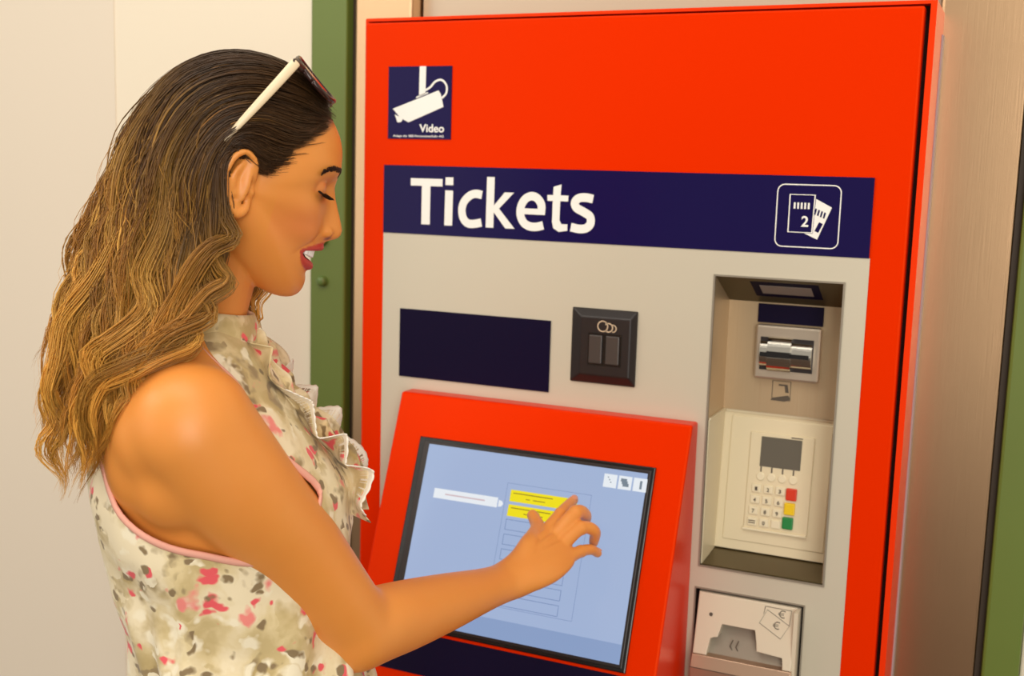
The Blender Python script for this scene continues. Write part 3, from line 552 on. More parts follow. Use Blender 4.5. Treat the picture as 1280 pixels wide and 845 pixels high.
# right hand on the screen
def palm(pts, ra, rb, ref): return sweep(pts, ra, rb, ref=ref, n=26, sub=6)
BODY.append(palm([WR-fa*0.04, (0.318, 0.1235, 1.1420), (0.3395, 0.1372, 1.1490), (0.3590, 0.1540, 1.1555), (0.3695, 0.1630, 1.1590)], [.0250, .0290, .0335, .0330, .0290], [.0185, .0170, .0150, .0125, .0100], pw))
FG = {'index': ([(0.3480, 0.1600, 1.1630), (0.3589, 0.1774, 1.1703), (0.3837, 0.2050, 1.1844), (0.3969, 0.2224, 1.1891), (0.4088, 0.2379, 1.1926)], [.0092, .0098, .0086, .0076, .0062]),
 'middle': ([(0.3520, 0.1540, 1.1580), (0.3651, 0.1691, 1.1657), (0.3970, 0.1866, 1.1915), (0.4135, 0.2006, 1.1846), (0.4191, 0.2151, 1.1717)], [.0092, .0100, .0088, .0078, .0066]),
 'ring': ([(0.3580, 0.1460, 1.1500), (0.3718, 0.1594, 1.1586), (0.4010, 0.1731, 1.1762), (0.4207, 0.1802, 1.1691), (0.4242, 0.1933, 1.1504)], [.0090, .0096, .0084, .0074, .0062]),
 'pinky': ([(0.3600, 0.1380, 1.1420), (0.3766, 0.1474, 1.1474), (0.3994, 0.1635, 1.1500), (0.4151, 0.1723, 1.1484), (0.4256, 0.1792, 1.1411)], [.0088, .0090, .0074, .0066, .0056]),
 'thumb': ([(0.3170, 0.1300, 1.1520), (0.3300, 0.1500, 1.1630), (0.3439, 0.1769, 1.1670), (0.3536, 0.2013, 1.1710), (0.3523, 0.2253, 1.1785)], [.0130, .0140, .0108, .0092, .0072])}
for k, (p, r) in FG.items():
    BODY.append(sweep(p, r, n=16, sub=6))
    if k != 'thumb': BODY.append(ellipsoid(p[2], (r[2]*1.10,)*3, 14))
hd = np.cross(np.array([0.0715, 0.0480, 0.0255]), pw); hd /= np.linalg.norm(hd); hd = hd if hd[1] < 0 else -hd     # back of the hand
for k in ('index', 'middle', 'ring', 'pinky'):
    p = np.array(FG[k][0][1]); w0 = WR+(p-np.array([0.3680, 0.1630, 1.1590]))*0.25
    BODY.append(sweep([w0+hd*.0160, w0*0.55+p*0.45+hd*.0148, w0*0.2+p*0.8+hd*.0112, p+hd*.0036], [.0022, .0030, .0034, .0064], n=12))
# left arm hanging at her far side, hand relaxed
LS_ = np.array([-0.040, 0.152, 1.385]); LE = np.array([-0.050, 0.200, 1.115]); LW = np.array([0.040, 0.205, 0.900])
BODY.append(sweep([(-0.05, 0.075, 1.405), LS_, LS_*0.7+LE*0.3, LS_*0.4+LE*0.6, LE], [.055, .060, .052, .045, .038], n=26))
BODY.append(sweep([LE, LE*0.75+LW*0.25, LE*0.4+LW*0.6, LW], [.0375, .037, .031, .024], n=22))
la = np.array([0.30, 0.0, -0.95]); lw = np.array([0.95, 0.0, 0.30])
BODY.append(sweep([LW, LW+la*0.03, LW+la*0.065, LW+la*0.085], [.024, .032, .034, .030], [.019, .016, .014, .011], ref=lw, n=22))
for k, (off, L_, r_) in enumerate(((0.026, 0.078, .0088), (0.009, 0.086, .0090), (-0.008, 0.080, .0086), (-0.024, 0.064, .0076))):
    b0 = LW+la*0.075+lw*off; cu1 = np.array([0, -1.0, 0])
    BODY.append(sweep([b0, b0+la*L_*0.45+cu1*0.004, b0+la*L_*0.72+cu1*0.016, b0+la*L_*0.9+cu1*0.032], [r_*1.05, r_, r_*0.88, r_*0.72], n=14))
BODY.append(sweep([LW+la*0.02+lw*0.018, LW+la*0.05+lw*0.040, LW+la*0.078+lw*0.050+np.array([0, -.01, 0]), LW+la*0.10+lw*0.050+np.array([0, -.022, 0])], [.013, .012, .0095, .0075], n=14))
vv = []; ff = []; o_ = 0
for v, f in BODY: vv.append(v); ff += [tuple(i+o_ for i in q) for q in f]; o_ += len(v)
tm = bpy.data.meshes.new('tmp'); tm.from_pydata(np.vstack(vv).tolist(), [], ff); tm.update(); to = bpy.data.objects.new('tmp', tm); COL.objects.link(to)
bmx = bmesh.new(); bmx.from_mesh(tm); bmesh.ops.recalc_face_normals(bmx, faces=bmx.faces); bmx.to_mesh(tm); bmx.free()
md = to.modifiers.new('r', 'REMESH'); md.mode = 'VOXEL'; md.voxel_size = 0.0018; md.use_smooth_shade = True
m2 = to.modifiers.new('s', 'SMOOTH'); m2.factor = 0.5; m2.iterations = 4
dg = bpy.context.evaluated_depsgraph_get(); skin_me = bpy.data.meshes.new_from_object(to.evaluated_get(dg)); bpy.data.objects.remove(to); bpy.data.meshes.remove(tm)
to = bpy.data.objects.new('tmp', skin_me); COL.objects.link(to); N = len(skin_me.vertices); co = np.empty(N*3, np.float32); skin_me.vertices.foreach_get('co', co); co = co.reshape(-1, 3)
wt = np.clip((1.475-co[:, 2])/0.04, 0, 1)*np.clip((0.335-co[:, 0])/0.04, 0.0, 1); vg = to.vertex_groups.new(name='soft')
for lv in range(1, 11):
    k_ = np.where((wt > (lv-1)/10) & (wt <= lv/10))[0]
    if len(k_): vg.add(k_.tolist(), lv/10, 'REPLACE')
m2 = to.modifiers.new('s', 'SMOOTH'); m2.factor = 0.6; m2.iterations = 200; m2.vertex_group = 'soft'
dg = bpy.context.evaluated_depsgraph_get(); old_me = skin_me; skin_me = bpy.data.meshes.new_from_object(to.evaluated_get(dg)); bpy.data.objects.remove(to); bpy.data.meshes.remove(old_me)
skin_me.name = 'body'
N = len(skin_me.vertices); co = np.empty(N*3, np.float32); skin_me.vertices.foreach_get('co', co); co = co.reshape(-1, 3).astype(float)
hc = l2h(co)
def dcurve(P, c, r):
    C = catmull(np.hstack([c, np.array(r)[:, None]]), 6); best = np.full(len(P), 9.0)
    for q in C: best = np.minimum(best, np.linalg.norm(P-q[:3], axis=1)/q[3])
    return best
face = np.where((hc[:, 0] > 0.05) & (np.abs(hc[:, 1]) < 0.05) & (hc[:, 2] < 0.0) & (hc[:, 2] > -0.07))[0]
lip = np.zeros(N); d = np.minimum(dcurve(hc[face], UL, ULr), dcurve(hc[face], LL, LLr)); lip[face] = np.clip((1.55-d)/0.35, 0, 1)
dark = np.zeros(N)
inm = (np.abs(hc[face][:, 1]) < 0.026) & (np.abs(hc[face][:, 2]+0.0460) < 0.007) & (hc[face][:, 0] < 0.0795-18*hc[face][:, 1]**2); dark[face] = np.maximum(dark[face], inm*0.75)
for s_ in (-1, 1):
    dark = np.maximum(dark, np.clip(1.4-np.linalg.norm((hc-np.array([0.0895, s_*0.0075, -0.0255]))/np.array([.0045, .0030, .0030]), axis=1), 0, 1)*0.8)
    dark = np.maximum(dark, np.clip(1.5-np.linalg.norm((hc-np.array([0.0005, s_*0.0735, 0.0005]))/np.array([.0032, .0060, .0060]), axis=1), 0, 1)*0.85)
blush = np.exp(-((np.abs(hc[:, 1])-0.045)/0.02)**2-((hc[:, 2]+0.018)/0.02)**2)*(hc[:, 0] > 0.03)
lid_tint = np.zeros(N)  # eyelids mixed towards the blush colour
for c in EC: lid_tint = np.maximum(lid_tint, np.clip(1.5-np.linalg.norm((hc-c)/(ER*1.08), axis=1), 0, 1)*(hc[:, 2] > 0.014))
# scalp under the hair
hl = np.where(hc[:, 0] > 0, np.interp(hc[:, 0], [0.0, 0.012, 0.03, 0.045, 0.06, 0.07, 0.085], [0.020, 0.024, 0.034, 0.050, 0.068, 0.080, 0.095]), np.interp(hc[:, 0], [-0.12, -0.05, -0.012, 0.0], [-0.07, -0.06, -0.01, 0.02]))
isear = (np.abs(hc[:, 1]) > 0.0735) & (np.abs(hc[:, 0]+0.006) < 0.02) & (np.abs(hc[:, 2]-0.003) < 0.034)
scalp = np.clip((hc[:, 2]-hl-0.004)/0.012+0.3, 0, 0.9)*(hc[:, 2] > -0.075)*(~isear)
at_ = skin_me.attributes.new('tint', 'FLOAT_COLOR', 'POINT'); buf = np.stack([lip, dark, np.clip(blush*0.6+lid_tint*0.7, 0, 1), scalp], 1).astype(np.float32).ravel(); at_.data.foreach_set('color', buf)
sk = bpy.data.materials.new('skin'); sk.use_nodes = True; nt = sk.node_tree; b = nt.nodes['Principled BSDF']
b.inputs['Roughness'].default_value = 0.42; b.inputs['Subsurface Weight'].default_value = 0.12; b.inputs['Subsurface Radius'].default_value = (1, 0.35, 0.18); b.inputs['Subsurface Scale'].default_value = 0.006
an = nt.nodes.new('ShaderNodeAttribute'); an.attribute_name = 'tint'; sep = nt.nodes.new('ShaderNodeSeparateColor'); nt.links.new(an.outputs['Color'], sep.inputs[0])
tc = nt.nodes.new('ShaderNodeTexCoord'); no = nt.nodes.new('ShaderNodeTexNoise'); no.inputs['Scale'].default_value = 14; no.inputs['Detail'].default_value = 5; nt.links.new(tc.outputs['Object'], no.inputs['Vector'])
def mixn(fac, a, bcol):
    m = nt.nodes.new('ShaderNodeMix'); m.data_type = 'RGBA'
    if isinstance(fac, float): m.inputs[0].default_value = fac
    else: nt.links.new(fac, m.inputs[0])
    for s_, k in ((a, 6), (bcol, 7)):
        if isinstance(s_, tuple): m.inputs[k].default_value = s_
        else: nt.links.new(s_, m.inputs[k])
    return m.outputs[2]
col = mixn(no.outputs['Fac'], srgb(226, 141, 60), srgb(238, 157, 76)); col = mixn(sep.outputs[2], col, srgb(234, 134, 78)); col = mixn(sep.outputs[0], col, srgb(190, 62, 52)); col = mixn(sep.outputs[1], col, srgb(74, 30, 20)); col = mixn(an.outputs['Alpha'], col, srgb(64, 42, 24))
nt.links.new(col, b.inputs['Base Color'])
n2 = nt.nodes.new('ShaderNodeTexNoise'); n2.inputs['Scale'].default_value = 900; bp = nt.nodes.new('ShaderNodeBump'); bp.inputs['Strength'].default_value = 0.06; bp.inputs['Distance'].default_value = 0.0005
nt.links.new(tc.outputs['Object'], n2.inputs['Vector']); nt.links.new(n2.outputs['Fac'], bp.inputs['Height']); nt.links.new(bp.outputs['Normal'], b.inputs['Normal'])
body = link('body', skin_me, sk, W, smooth=True)
# ------------------------------------------------------------------ strands
def fast_mesh(name, V, quads, colors=None):
    me = bpy.data.meshes.new(name); nv = len(V); nf = len(quads)
    me.vertices.add(nv); me.vertices.foreach_set('co', np.ascontiguousarray(V, np.float32).ravel())
    me.loops.add(nf*4); me.loops.foreach_set('vertex_index', np.ascontiguousarray(quads, np.int32).ravel())
    me.polygons.add(nf); me.polygons.foreach_set('loop_start', np.arange(0, nf*4, 4, dtype=np.int32))
    me.update(calc_edges=True); me.polygons.foreach_set('use_smooth', np.ones(nf, bool))
    if colors is not None:
        at = me.attributes.new('col', 'FLOAT_COLOR', 'POINT'); at.data.foreach_set('color', np.ascontiguousarray(colors, np.float32).ravel())
    me.validate(); return me
def strands(name, P, R_, m, parent, colors=None, sides=3):
    """P (n,m,3) centre lines, R_ (n,m) radii -> one mesh of thin tubes"""
    P = np.asarray(P, float); n, k, _ = P.shape; T_ = np.gradient(P, axis=1); T_ /= np.linalg.norm(T_, axis=2)[..., None]+1e-12
    ref = np.array([0.31, 0.9, 0.22]); U = np.cross(T_, ref); U /= np.linalg.norm(U, axis=2)[..., None]+1e-12; V = np.cross(T_, U)
    a = np.arange(sides)*2*math.pi/sides
    ring = P[:, :, None]+(U[:, :, None]*np.cos(a)[:, None]+V[:, :, None]*np.sin(a)[:, None])*R_[:, :, None, None]
    idx = np.arange(n*k*sides).reshape(n, k, sides); q = np.stack([idx[:, :-1], np.roll(idx, -1, 2)[:, :-1], np.roll(idx, -1, 2)[:, 1:], idx[:, 1:]], -1).reshape(-1, 4)
    c = None if colors is None else np.repeat(np.concatenate([colors, np.ones(colors.shape[:2]+(1,))], 2)[:, :, None], sides, 2).reshape(-1, 4)
    return link(name, fast_mesh(name, ring.reshape(-1, 3), q, c), m, parent)
def surf(y, z):
    k = np.where((np.abs(hc[:, 1]-y) < 0.0025) & (np.abs(hc[:, 2]-z) < 0.0025) & (hc[:, 0] > 0.03))[0]
    return hc[k[np.argmax(hc[k, 0])]]
M['brow'] = mat('dark_brow_hair', srgb(52, 30, 20), 0.6); M['lash'] = mat('black_lash', srgb(18, 12, 10), 0.5)
M['teeth'] = mat('tooth_enamel', srgb(246, 242, 236), 0.2)
for s_ in (-1, 1):
    bc = catmull(np.array([(0.0500, 0.0330), (0.0430, 0.0390), (0.0340, 0.0418), (0.0230, 0.0395), (0.0130, 0.0345)]), 24)
    BP = []
    for i, (y, z) in enumerate(bc):
        t = i/(len(bc)-1); w = 0.0012+0.0022*t
        for k in range(4):
            dz = rng.uniform(-w, w); p = surf(s_*y, z+dz); out_ = np.array([1.0, s_*y*8, 0.0]); out_ /= np.linalg.norm(out_)
            d_ = np.array([-0.3, s_*0.9, 0.35-0.6*(dz/w)*0.4-0.5*(1-t)]); d_ /= np.linalg.norm(d_); L = rng.uniform(0.004, 0.007)
            BP.append([p+out_*0.0002+d_*L*u+out_*0.0008*math.sin(u*2.5) for u in (0, .33, .66, 1)])
    BP = np.array(BP); strands('eyebrow', h2l(BP.reshape(-1, 3)).reshape(BP.shape), np.tile(np.array([.00062, .00058, .00042, .00015]), (len(BP), 1)), M['brow'], W)
    c = EC[(s_+1)//2]; az = np.radians(np.linspace(-62, 48, 60)); ELV = math.radians(-24)
    sph = lambda a, e, r: c+r*np.array([math.cos(e)*math.cos(a), -s_*math.sin(a)*math.cos(e), math.sin(e)*0.92])
    line = np.array([[sph(a, ELV+0.16*math.cos(a*1.6)*-1+0.10, ER*1.012) for a in az]])
    LQ = []
    for i, a in enumerate(az):
        for k in range(3):
            a2 = a+rng.uniform(-.03, .03); e = ELV-0.16*math.cos(a*1.6)+0.10; p0_ = sph(a2, e, ER*1.0); dr = p0_-c; dr /= np.linalg.norm(dr)
            L = (0.0115 if a < 0.5 else 0.0085)*rng.uniform(.8, 1.1); dd = dr*0.85+np.array([0.15, s_*0.25*(1 if a < 0 else 0.2), -0.35])
            LQ.append([p0_+dd*L*u+np.array([0, 0, 1])*L*0.55*u*u for u in (0, .33, .66, 1)])
    LQ = np.array(LQ); ob = strands('eyelashes', h2l(LQ.reshape(-1, 3)).reshape(LQ.shape), np.tile(np.array([.00060, .00052, .00038, .00015]), (len(LQ), 1)), M['lash'], W)
    strands('eye_liner', h2l(line.reshape(-1, 3)).reshape(line.shape), np.full((1, len(az)), .0011), M['lash'], ob, sides=6)
M['nail'] = mat('natural_nail', srgb(226, 150, 112), 0.2)
for k, (p, r) in FG.items():
    p = np.array(p); d1 = p[2]-p[1]; d2 = p[4]-p[3]; d1 /= np.linalg.norm(d1); d2 /= np.linalg.norm(d2); cv_ = d2-d1
    if np.linalg.norm(cv_) < 0.45: cv_ = -hd
    o_n = -(cv_-d2*(cv_@d2)); o_n /= np.linalg.norm(o_n); sd_ = np.cross(d2, o_n); cc_ = p[3]*0.25+p[4]*0.75+d2*r[4]*0.45
    v, f = ellipsoid((0, 0, 0), (.0062, r[4]*0.72, .0018), 14); v = v[:, :1]*d2+v[:, 1:2]*sd_+v[:, 2:]*o_n+cc_+o_n*(r[4]*0.86)
    link('fingernail', mesh('fingernail', v, f), M['nail'], W, smooth=True)
# teeth along the upper arch
bm = bmesh.new()
for i in range(-5, 6):
    y = i*0.0045 if abs(i) < 2 else math.copysign(0.0045+(abs(i)-1)*0.0042, i)
    x = 0.0815-17*y*y; ang = math.atan2(-38*y, 1); h = 0.0105-0.0003*abs(i)
    v0 = len(bm.verts); sub = bmesh.new(); bx(sub, -0.0022, 0.0022, -0.0022, 0.0022, -h, 0)
    bmesh.ops.bevel(sub, geom=sub.edges[:], offset=0.0010, segments=2, profile=0.5, affect='EDGES')
    R2 = Matrix.Rotation(ang*0.9, 4, 'Z'); mt = bpy.data.meshes.new('t'); sub.transform(Matrix.Translation((x-0.0016, y, -0.0378+2.0*y*y)) @ R2); sub.to_mesh(mt); sub.free(); bm.from_mesh(mt); bpy.data.meshes.remove(mt)
for v in bm.verts: v.co = Vector(h2l(np.array(v.co)))
fin('teeth', bm, M['teeth'], W, smooth=True)
# ------------------------------------------------------------------ hair
GA0 = [[0.0320, -.0700, 1.5985], [0.0180, -.0745, 1.5990], [0.0080, -.0780, 1.6110], [-0.0060, -.0830, 1.6180], [-0.0165, -.0890, 1.6000], [-0.0170, -.0860, 1.5600], [-0.0230, -.0830, 1.5180], [-0.0420, -.0850, 1.4800], [-0.0640, -.0980, 1.4450], [-0.0860, -.1070, 1.4050], [-0.1040, -.1040, 1.3600], [-0.1200, -.0950, 1.3350]]
GA = [[0.0497, -0.0580, 1.6115], [0.0261, -0.0720, 1.6090], [0.0046, -0.0800, 1.6230], [-0.0137, -0.0855, 1.6165], [-0.0241, -0.0870, 1.5819], [-0.0283, -0.0820, 1.5429], [-0.0350, -0.0800, 1.5034], [-0.0485, -0.0890, 1.4686], [-0.0705, -0.1030, 1.4387], [-0.0930, -0.1080, 1.3972], [-0.1100, -0.1020, 1.3535], [-0.1287, -0.0900, 1.3225]]
GB = [[0.0804, -0.0350, 1.6408], [0.0546, -0.0600, 1.6360], [0.0192, -0.0780, 1.6447], [-0.0150, -0.0870, 1.6326], [-0.0374, -0.0910, 1.5920], [-0.0448, -0.0880, 1.5430], [-0.0588, -0.0870, 1.5005], [-0.0756, -0.0930, 1.4587], [-0.0978, -0.1000, 1.4211], [-0.1216, -0.0950, 1.3742], [-0.1374, -0.0850, 1.3251]]
GC = [[0.0845, -0.0220, 1.6511], [0.0496, -0.0500, 1.6720], [0.0053, -0.0660, 1.6760], [-0.0366, -0.0760, 1.6564], [-0.0646, -0.0820, 1.6084], [-0.0766, -0.0820, 1.5596], [-0.0920, -0.0800, 1.5101], [-0.1060, -0.0810, 1.4642], [-0.1226, -0.0800, 1.4214], [-0.1413, -0.0750, 1.3701], [-0.1509, -0.0650, 1.3127]]
GD = [[0.0815, -0.0120, 1.6600], [0.0464, -0.0260, 1.6894], [-0.0022, -0.0340, 1.6972], [-0.0490, -0.0400, 1.6782], [-0.0788, -0.0450, 1.6366], [-0.1000, -0.0470, 1.5828], [-0.1180, -0.0470, 1.5324], [-0.1339, -0.0480, 1.4818], [-0.1474, -0.0480, 1.4308], [-0.1628, -0.0450, 1.3788], [-0.1664, -0.0400, 1.3215]]
GE = [[0.0800, 0, 1.6640], [0.0455, 0, 1.6956], [-0.0066, 0, 1.7054], [-0.0530, 0, 1.6873], [-0.0879, 0, 1.6452], [-0.1136, 0, 1.5929], [-0.1345, 0, 1.5405], [-0.1513, 0, 1.4878], [-0.1674, 0, 1.4348], [-0.1809, 0, 1.3813], [-0.1802, 0, 1.3232]]
KM = 33
def resample(P, k=KM):
    Q = catmull(np.array(P, float), 12); L = np.concatenate([[0], np.cumsum(np.linalg.norm(np.diff(Q, axis=0), axis=1))]); u = np.linspace(0, L[-1], k)
    return np.stack([np.interp(u, L, Q[:, i]) for i in range(3)], 1)
near = [resample(g) for g in (GA0, GA, GB, GC, GD, GE)]
mir = lambda g: g*np.array([1, -1, 1])
MG = near+[mir(near[4]), mir(near[3]), mir(near[2]), mir(near[1]), mir(near[0])]
MG = np.array(MG); NG = len(MG)
tt = np.linspace(0, 1, KM)
HC = np.array([-0.01, 0.0, 1.60])
def lin3(c): return np.array(srgb(*c)[:3])
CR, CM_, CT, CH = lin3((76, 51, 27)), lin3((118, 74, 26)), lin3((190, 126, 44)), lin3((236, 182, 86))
HPts = []; HRad = []; HCol = []
def lock(g, nch, rad0, wave, freq, phase, hl, frizz=1.0, tip=1.0, r0=.00048, root_t=0.0):
    """one lock: a guide line with its wave and nch hairs around it"""
    k = len(g); t = np.linspace(0, 1, k); T_ = np.gradient(g, axis=0); T_ /= np.linalg.norm(T_, axis=1)[:, None]
    s1 = np.cross(T_, np.array([0, 1.0, 0.15])); s1 /= np.linalg.norm(s1, axis=1)[:, None]; s2 = np.cross(T_, s1)
    amp = wave*np.clip((t-0.30)/0.45, 0, 1)**1.2
    ph_ = 2*math.pi*(freq*t**1.1)+phase
    g2 = g+s1*(amp*np.sin(ph_))[:, None]+s2*(0.7*amp*np.cos(ph_))[:, None]
    env = rad0*(0.55+0.45*np.sin(math.pi*np.clip(t*1.15, 0, 1)))*(1-0.55*np.clip((t-0.7)/0.3, 0, 1))
    lv = rng.uniform(.6, 1.3)
    for _ in range(nch):
        a = rng.uniform(0, 2*math.pi); q = math.sqrt(rng.uniform(0, 1)); oa, ob_ = math.cos(a)*q, math.sin(a)*q
        fz = frizz*0.0010*np.clip(t-0.15, 0, 1); f1, f2 = rng.uniform(3, 9, 2); p1, p2 = rng.uniform(0, 6.28, 2)
        dph = rng.normal(0, 0.25)
        st = g2+s1*(oa*env+fz*np.sin(f1*6.28*t+p1))[:, None]+s2*(ob_*env+fz*np.sin(f2*6.28*t+p2))[:, None]
        cut = rng.uniform(0.86, 1.0); t0 = rng.uniform(-0.005, 0.06)*(1 if root_t <= 0 else 0); ts = t0+t*(cut-t0); st = np.stack([np.interp(ts, t, st[:, i]) for i in range(3)], 1)
        HPts.append(st); r = r0*rng.uniform(.7, 1.25)
        HRad.append(r*np.clip((1-t)/0.15, 0.12, 1)*np.clip(0.25+t*8, 0, 1))
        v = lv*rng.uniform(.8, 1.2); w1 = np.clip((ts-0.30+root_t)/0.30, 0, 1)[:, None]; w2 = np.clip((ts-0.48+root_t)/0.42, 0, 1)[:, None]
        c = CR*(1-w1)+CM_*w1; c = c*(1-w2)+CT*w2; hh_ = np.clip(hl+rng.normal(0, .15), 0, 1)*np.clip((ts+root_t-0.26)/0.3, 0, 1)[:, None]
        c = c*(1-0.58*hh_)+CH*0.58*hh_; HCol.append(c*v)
def guide(s, depth, tend=1.0):
    i = min(int(s), NG-2); w = s-i; w = w*w*(3-2*w); g = MG[i]*(1-w)+MG[i+1]*w
    ctr = np.array([-0.055, 0.01, 0.0]); dd = g-HC; hang = np.clip((tt-0.35)/0.15, 0, 1)[:, None]
    inner_head = HC+dd*(1-depth*0.20); inner_hang = g+(ctr*np.array([1, 1, 0])+np.stack([np.clip(-(tt-0.5)*0.12, -.05, 0), 0*tt, g[:, 2]], 1)*np.array([1, 0, 1])-g)*depth*0.75
    p = inner_head*(1-hang)+inner_hang*hang
    u = np.linspace(0, tend, KM); return np.stack([np.interp(u, tt, p[:, k]) for k in range(3)], 1)
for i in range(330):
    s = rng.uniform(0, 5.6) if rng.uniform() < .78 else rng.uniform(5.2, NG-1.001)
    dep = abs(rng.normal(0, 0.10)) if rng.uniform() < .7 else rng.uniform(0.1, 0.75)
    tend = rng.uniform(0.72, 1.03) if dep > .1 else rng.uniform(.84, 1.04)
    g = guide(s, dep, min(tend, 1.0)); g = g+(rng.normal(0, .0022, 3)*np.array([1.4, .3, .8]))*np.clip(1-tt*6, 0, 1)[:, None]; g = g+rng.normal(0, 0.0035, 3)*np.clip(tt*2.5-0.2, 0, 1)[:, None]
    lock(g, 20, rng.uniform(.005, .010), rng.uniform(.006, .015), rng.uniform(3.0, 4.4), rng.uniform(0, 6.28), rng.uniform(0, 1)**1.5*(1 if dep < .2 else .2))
# sleek top layer hugging the scalp
for i in range(150):
    s = rng.uniform(0, NG-1.001); g = guide(s, rng.uniform(0.02, 0.10), rng.uniform(.38, .6)); lock(g, 12, .006, .0005, 2, 0, rng.uniform(0, .3), frizz=.4, root_t=-0.05, r0=.0006)
CURLS = [
  [[-0.0186, -0.086, 1.5855], [-0.0139, -0.088, 1.5577], [-0.0063, -0.096, 1.54], [-0.0236, -0.104, 1.5326], [-0.0398, -0.106, 1.5131], [-0.0556, -0.104, 1.4814], [-0.0725, -0.106, 1.4466], [-0.0895, -0.108, 1.4119], [-0.1006, -0.104, 1.3687]] ,
  [[-0.024, -0.088, 1.5784], [-0.0242, -0.09, 1.5366], [-0.0172, -0.098, 1.5127], [-0.009, -0.104, 1.5014], [-0.0264, -0.108, 1.4904], [-0.0466, -0.11, 1.4682], [-0.0686, -0.112, 1.451], [-0.092, -0.112, 1.4302], [-0.1132, -0.106, 1.3906]] ,
  [[-0.0288, -0.089, 1.5644], [-0.0337, -0.092, 1.5225], [-0.0289, -0.1, 1.4881], [-0.0199, -0.106, 1.4734], [-0.0386, -0.112, 1.4629], [-0.0618, -0.115, 1.4514], [-0.0885, -0.116, 1.4204], [-0.0824, -0.114, 1.4003], [-0.1064, -0.11, 1.3772], [-0.1284, -0.1, 1.3324]] ,
  [[-0.039, -0.09, 1.5503], [-0.0495, -0.092, 1.5012], [-0.0448, -0.098, 1.4667], [-0.039, -0.106, 1.4501], [-0.0618, -0.116, 1.4411], [-0.0914, -0.118, 1.4263], [-0.1185, -0.112, 1.4129], [-0.1327, -0.108, 1.3843], [-0.128, -0.1, 1.354], [-0.1403, -0.09, 1.3156]] ,
  [[-0.0822, -0.05, 1.6046], [-0.1032, -0.055, 1.5403], [-0.1238, -0.06, 1.4975], [-0.1481, -0.06, 1.4651], [-0.1539, -0.058, 1.4324], [-0.1675, -0.055, 1.3956], [-0.1589, -0.05, 1.3649], [-0.1731, -0.05, 1.3429], [-0.157, -0.048, 1.312], [-0.1615, -0.045, 1.2923]] ,
  [[-0.0557, -0.084, 1.5983], [-0.0627, -0.088, 1.5497], [-0.0798, -0.09, 1.5078], [-0.0732, -0.094, 1.4802], [-0.0996, -0.1, 1.4528], [-0.1191, -0.104, 1.436], [-0.1136, -0.1, 1.4107], [-0.1378, -0.096, 1.3818], [-0.1328, -0.09, 1.3517], [-0.1487, -0.08, 1.3057]] ,
 [[0.0060, 0.055, 1.5400], [0.0130, 0.056, 1.5100], [0.0100, 0.055, 1.4800], [-0.0010, 0.052, 1.4550], [0.0040, 0.052, 1.4400], [-0.0030, 0.050, 1.4300]],
 [[-0.0010, 0.062, 1.5600], [0.0040, 0.063, 1.5200], [0.0110, 0.060, 1.4900], [0.0040, 0.058, 1.4650], [0.0090, 0.056, 1.4450], [0.0000, 0.052, 1.4250]]]
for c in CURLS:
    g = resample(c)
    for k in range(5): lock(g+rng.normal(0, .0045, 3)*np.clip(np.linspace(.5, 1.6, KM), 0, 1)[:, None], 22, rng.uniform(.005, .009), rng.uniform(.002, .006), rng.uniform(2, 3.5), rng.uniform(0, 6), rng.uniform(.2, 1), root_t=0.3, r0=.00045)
# fly-away hairs
for i in range(130):
    s = rng.uniform(1, 5.4); g = guide(s, -rng.uniform(.0, .07), rng.uniform(.6, 1)); lock(g+rng.normal(0, .004, 3)*np.clip(tt*2-0.1, 0, 1)[:, None], 2, .006, rng.uniform(.004, .014), rng.uniform(2, 5), rng.uniform(0, 6), .4, frizz=3.0, r0=.00022)
hm = bpy.data.materials.new('wavy_hair'); hm.use_nodes = True; nt = hm.node_tree; b = nt.nodes['Principled BSDF']; an = nt.nodes.new('ShaderNodeAttribute'); an.attribute_name = 'col'
nt.links.new(an.outputs['Color'], b.inputs['Base Color']); b.inputs['Roughness'].default_value = 0.36; b.inputs['Specular IOR Level'].default_value = 0.4
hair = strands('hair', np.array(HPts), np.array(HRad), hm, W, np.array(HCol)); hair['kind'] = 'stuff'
# ------------------------------------------------------------------ blouse
fm = bpy.data.materials.new('floral_chiffon'); fm.use_nodes = True; nt = fm.node_tree; b = nt.nodes['Principled BSDF']; b.inputs['Roughness'].default_value = 0.75; b.inputs['Sheen Weight'].default_value = 0.15
tc = nt.nodes.new('ShaderNodeTexCoord')
def node(t, **k):
    n_ = nt.nodes.new(t)
    for a_, v_ in k.items(): n_.inputs[a_].default_value = v_
    return n_
nz = node('ShaderNodeTexNoise', Scale=28.0, Detail=3.0); nt.links.new(tc.outputs['Object'], nz.inputs['Vector'])
def warp(amount, off):
    vm = nt.nodes.new('ShaderNodeVectorMath'); vm.operation = 'MULTIPLY_ADD'; vm.inputs[1].default_value = (amount,)*3
    nt.links.new(nz.outputs['Color'], vm.inputs[0]); ad = nt.nodes.new('ShaderNodeVectorMath'); ad.inputs[1].default_value = off; nt.links.new(tc.outputs['Object'], ad.inputs[0]); nt.links.new(ad.outputs[0], vm.inputs[2]); return vm.outputs[0]
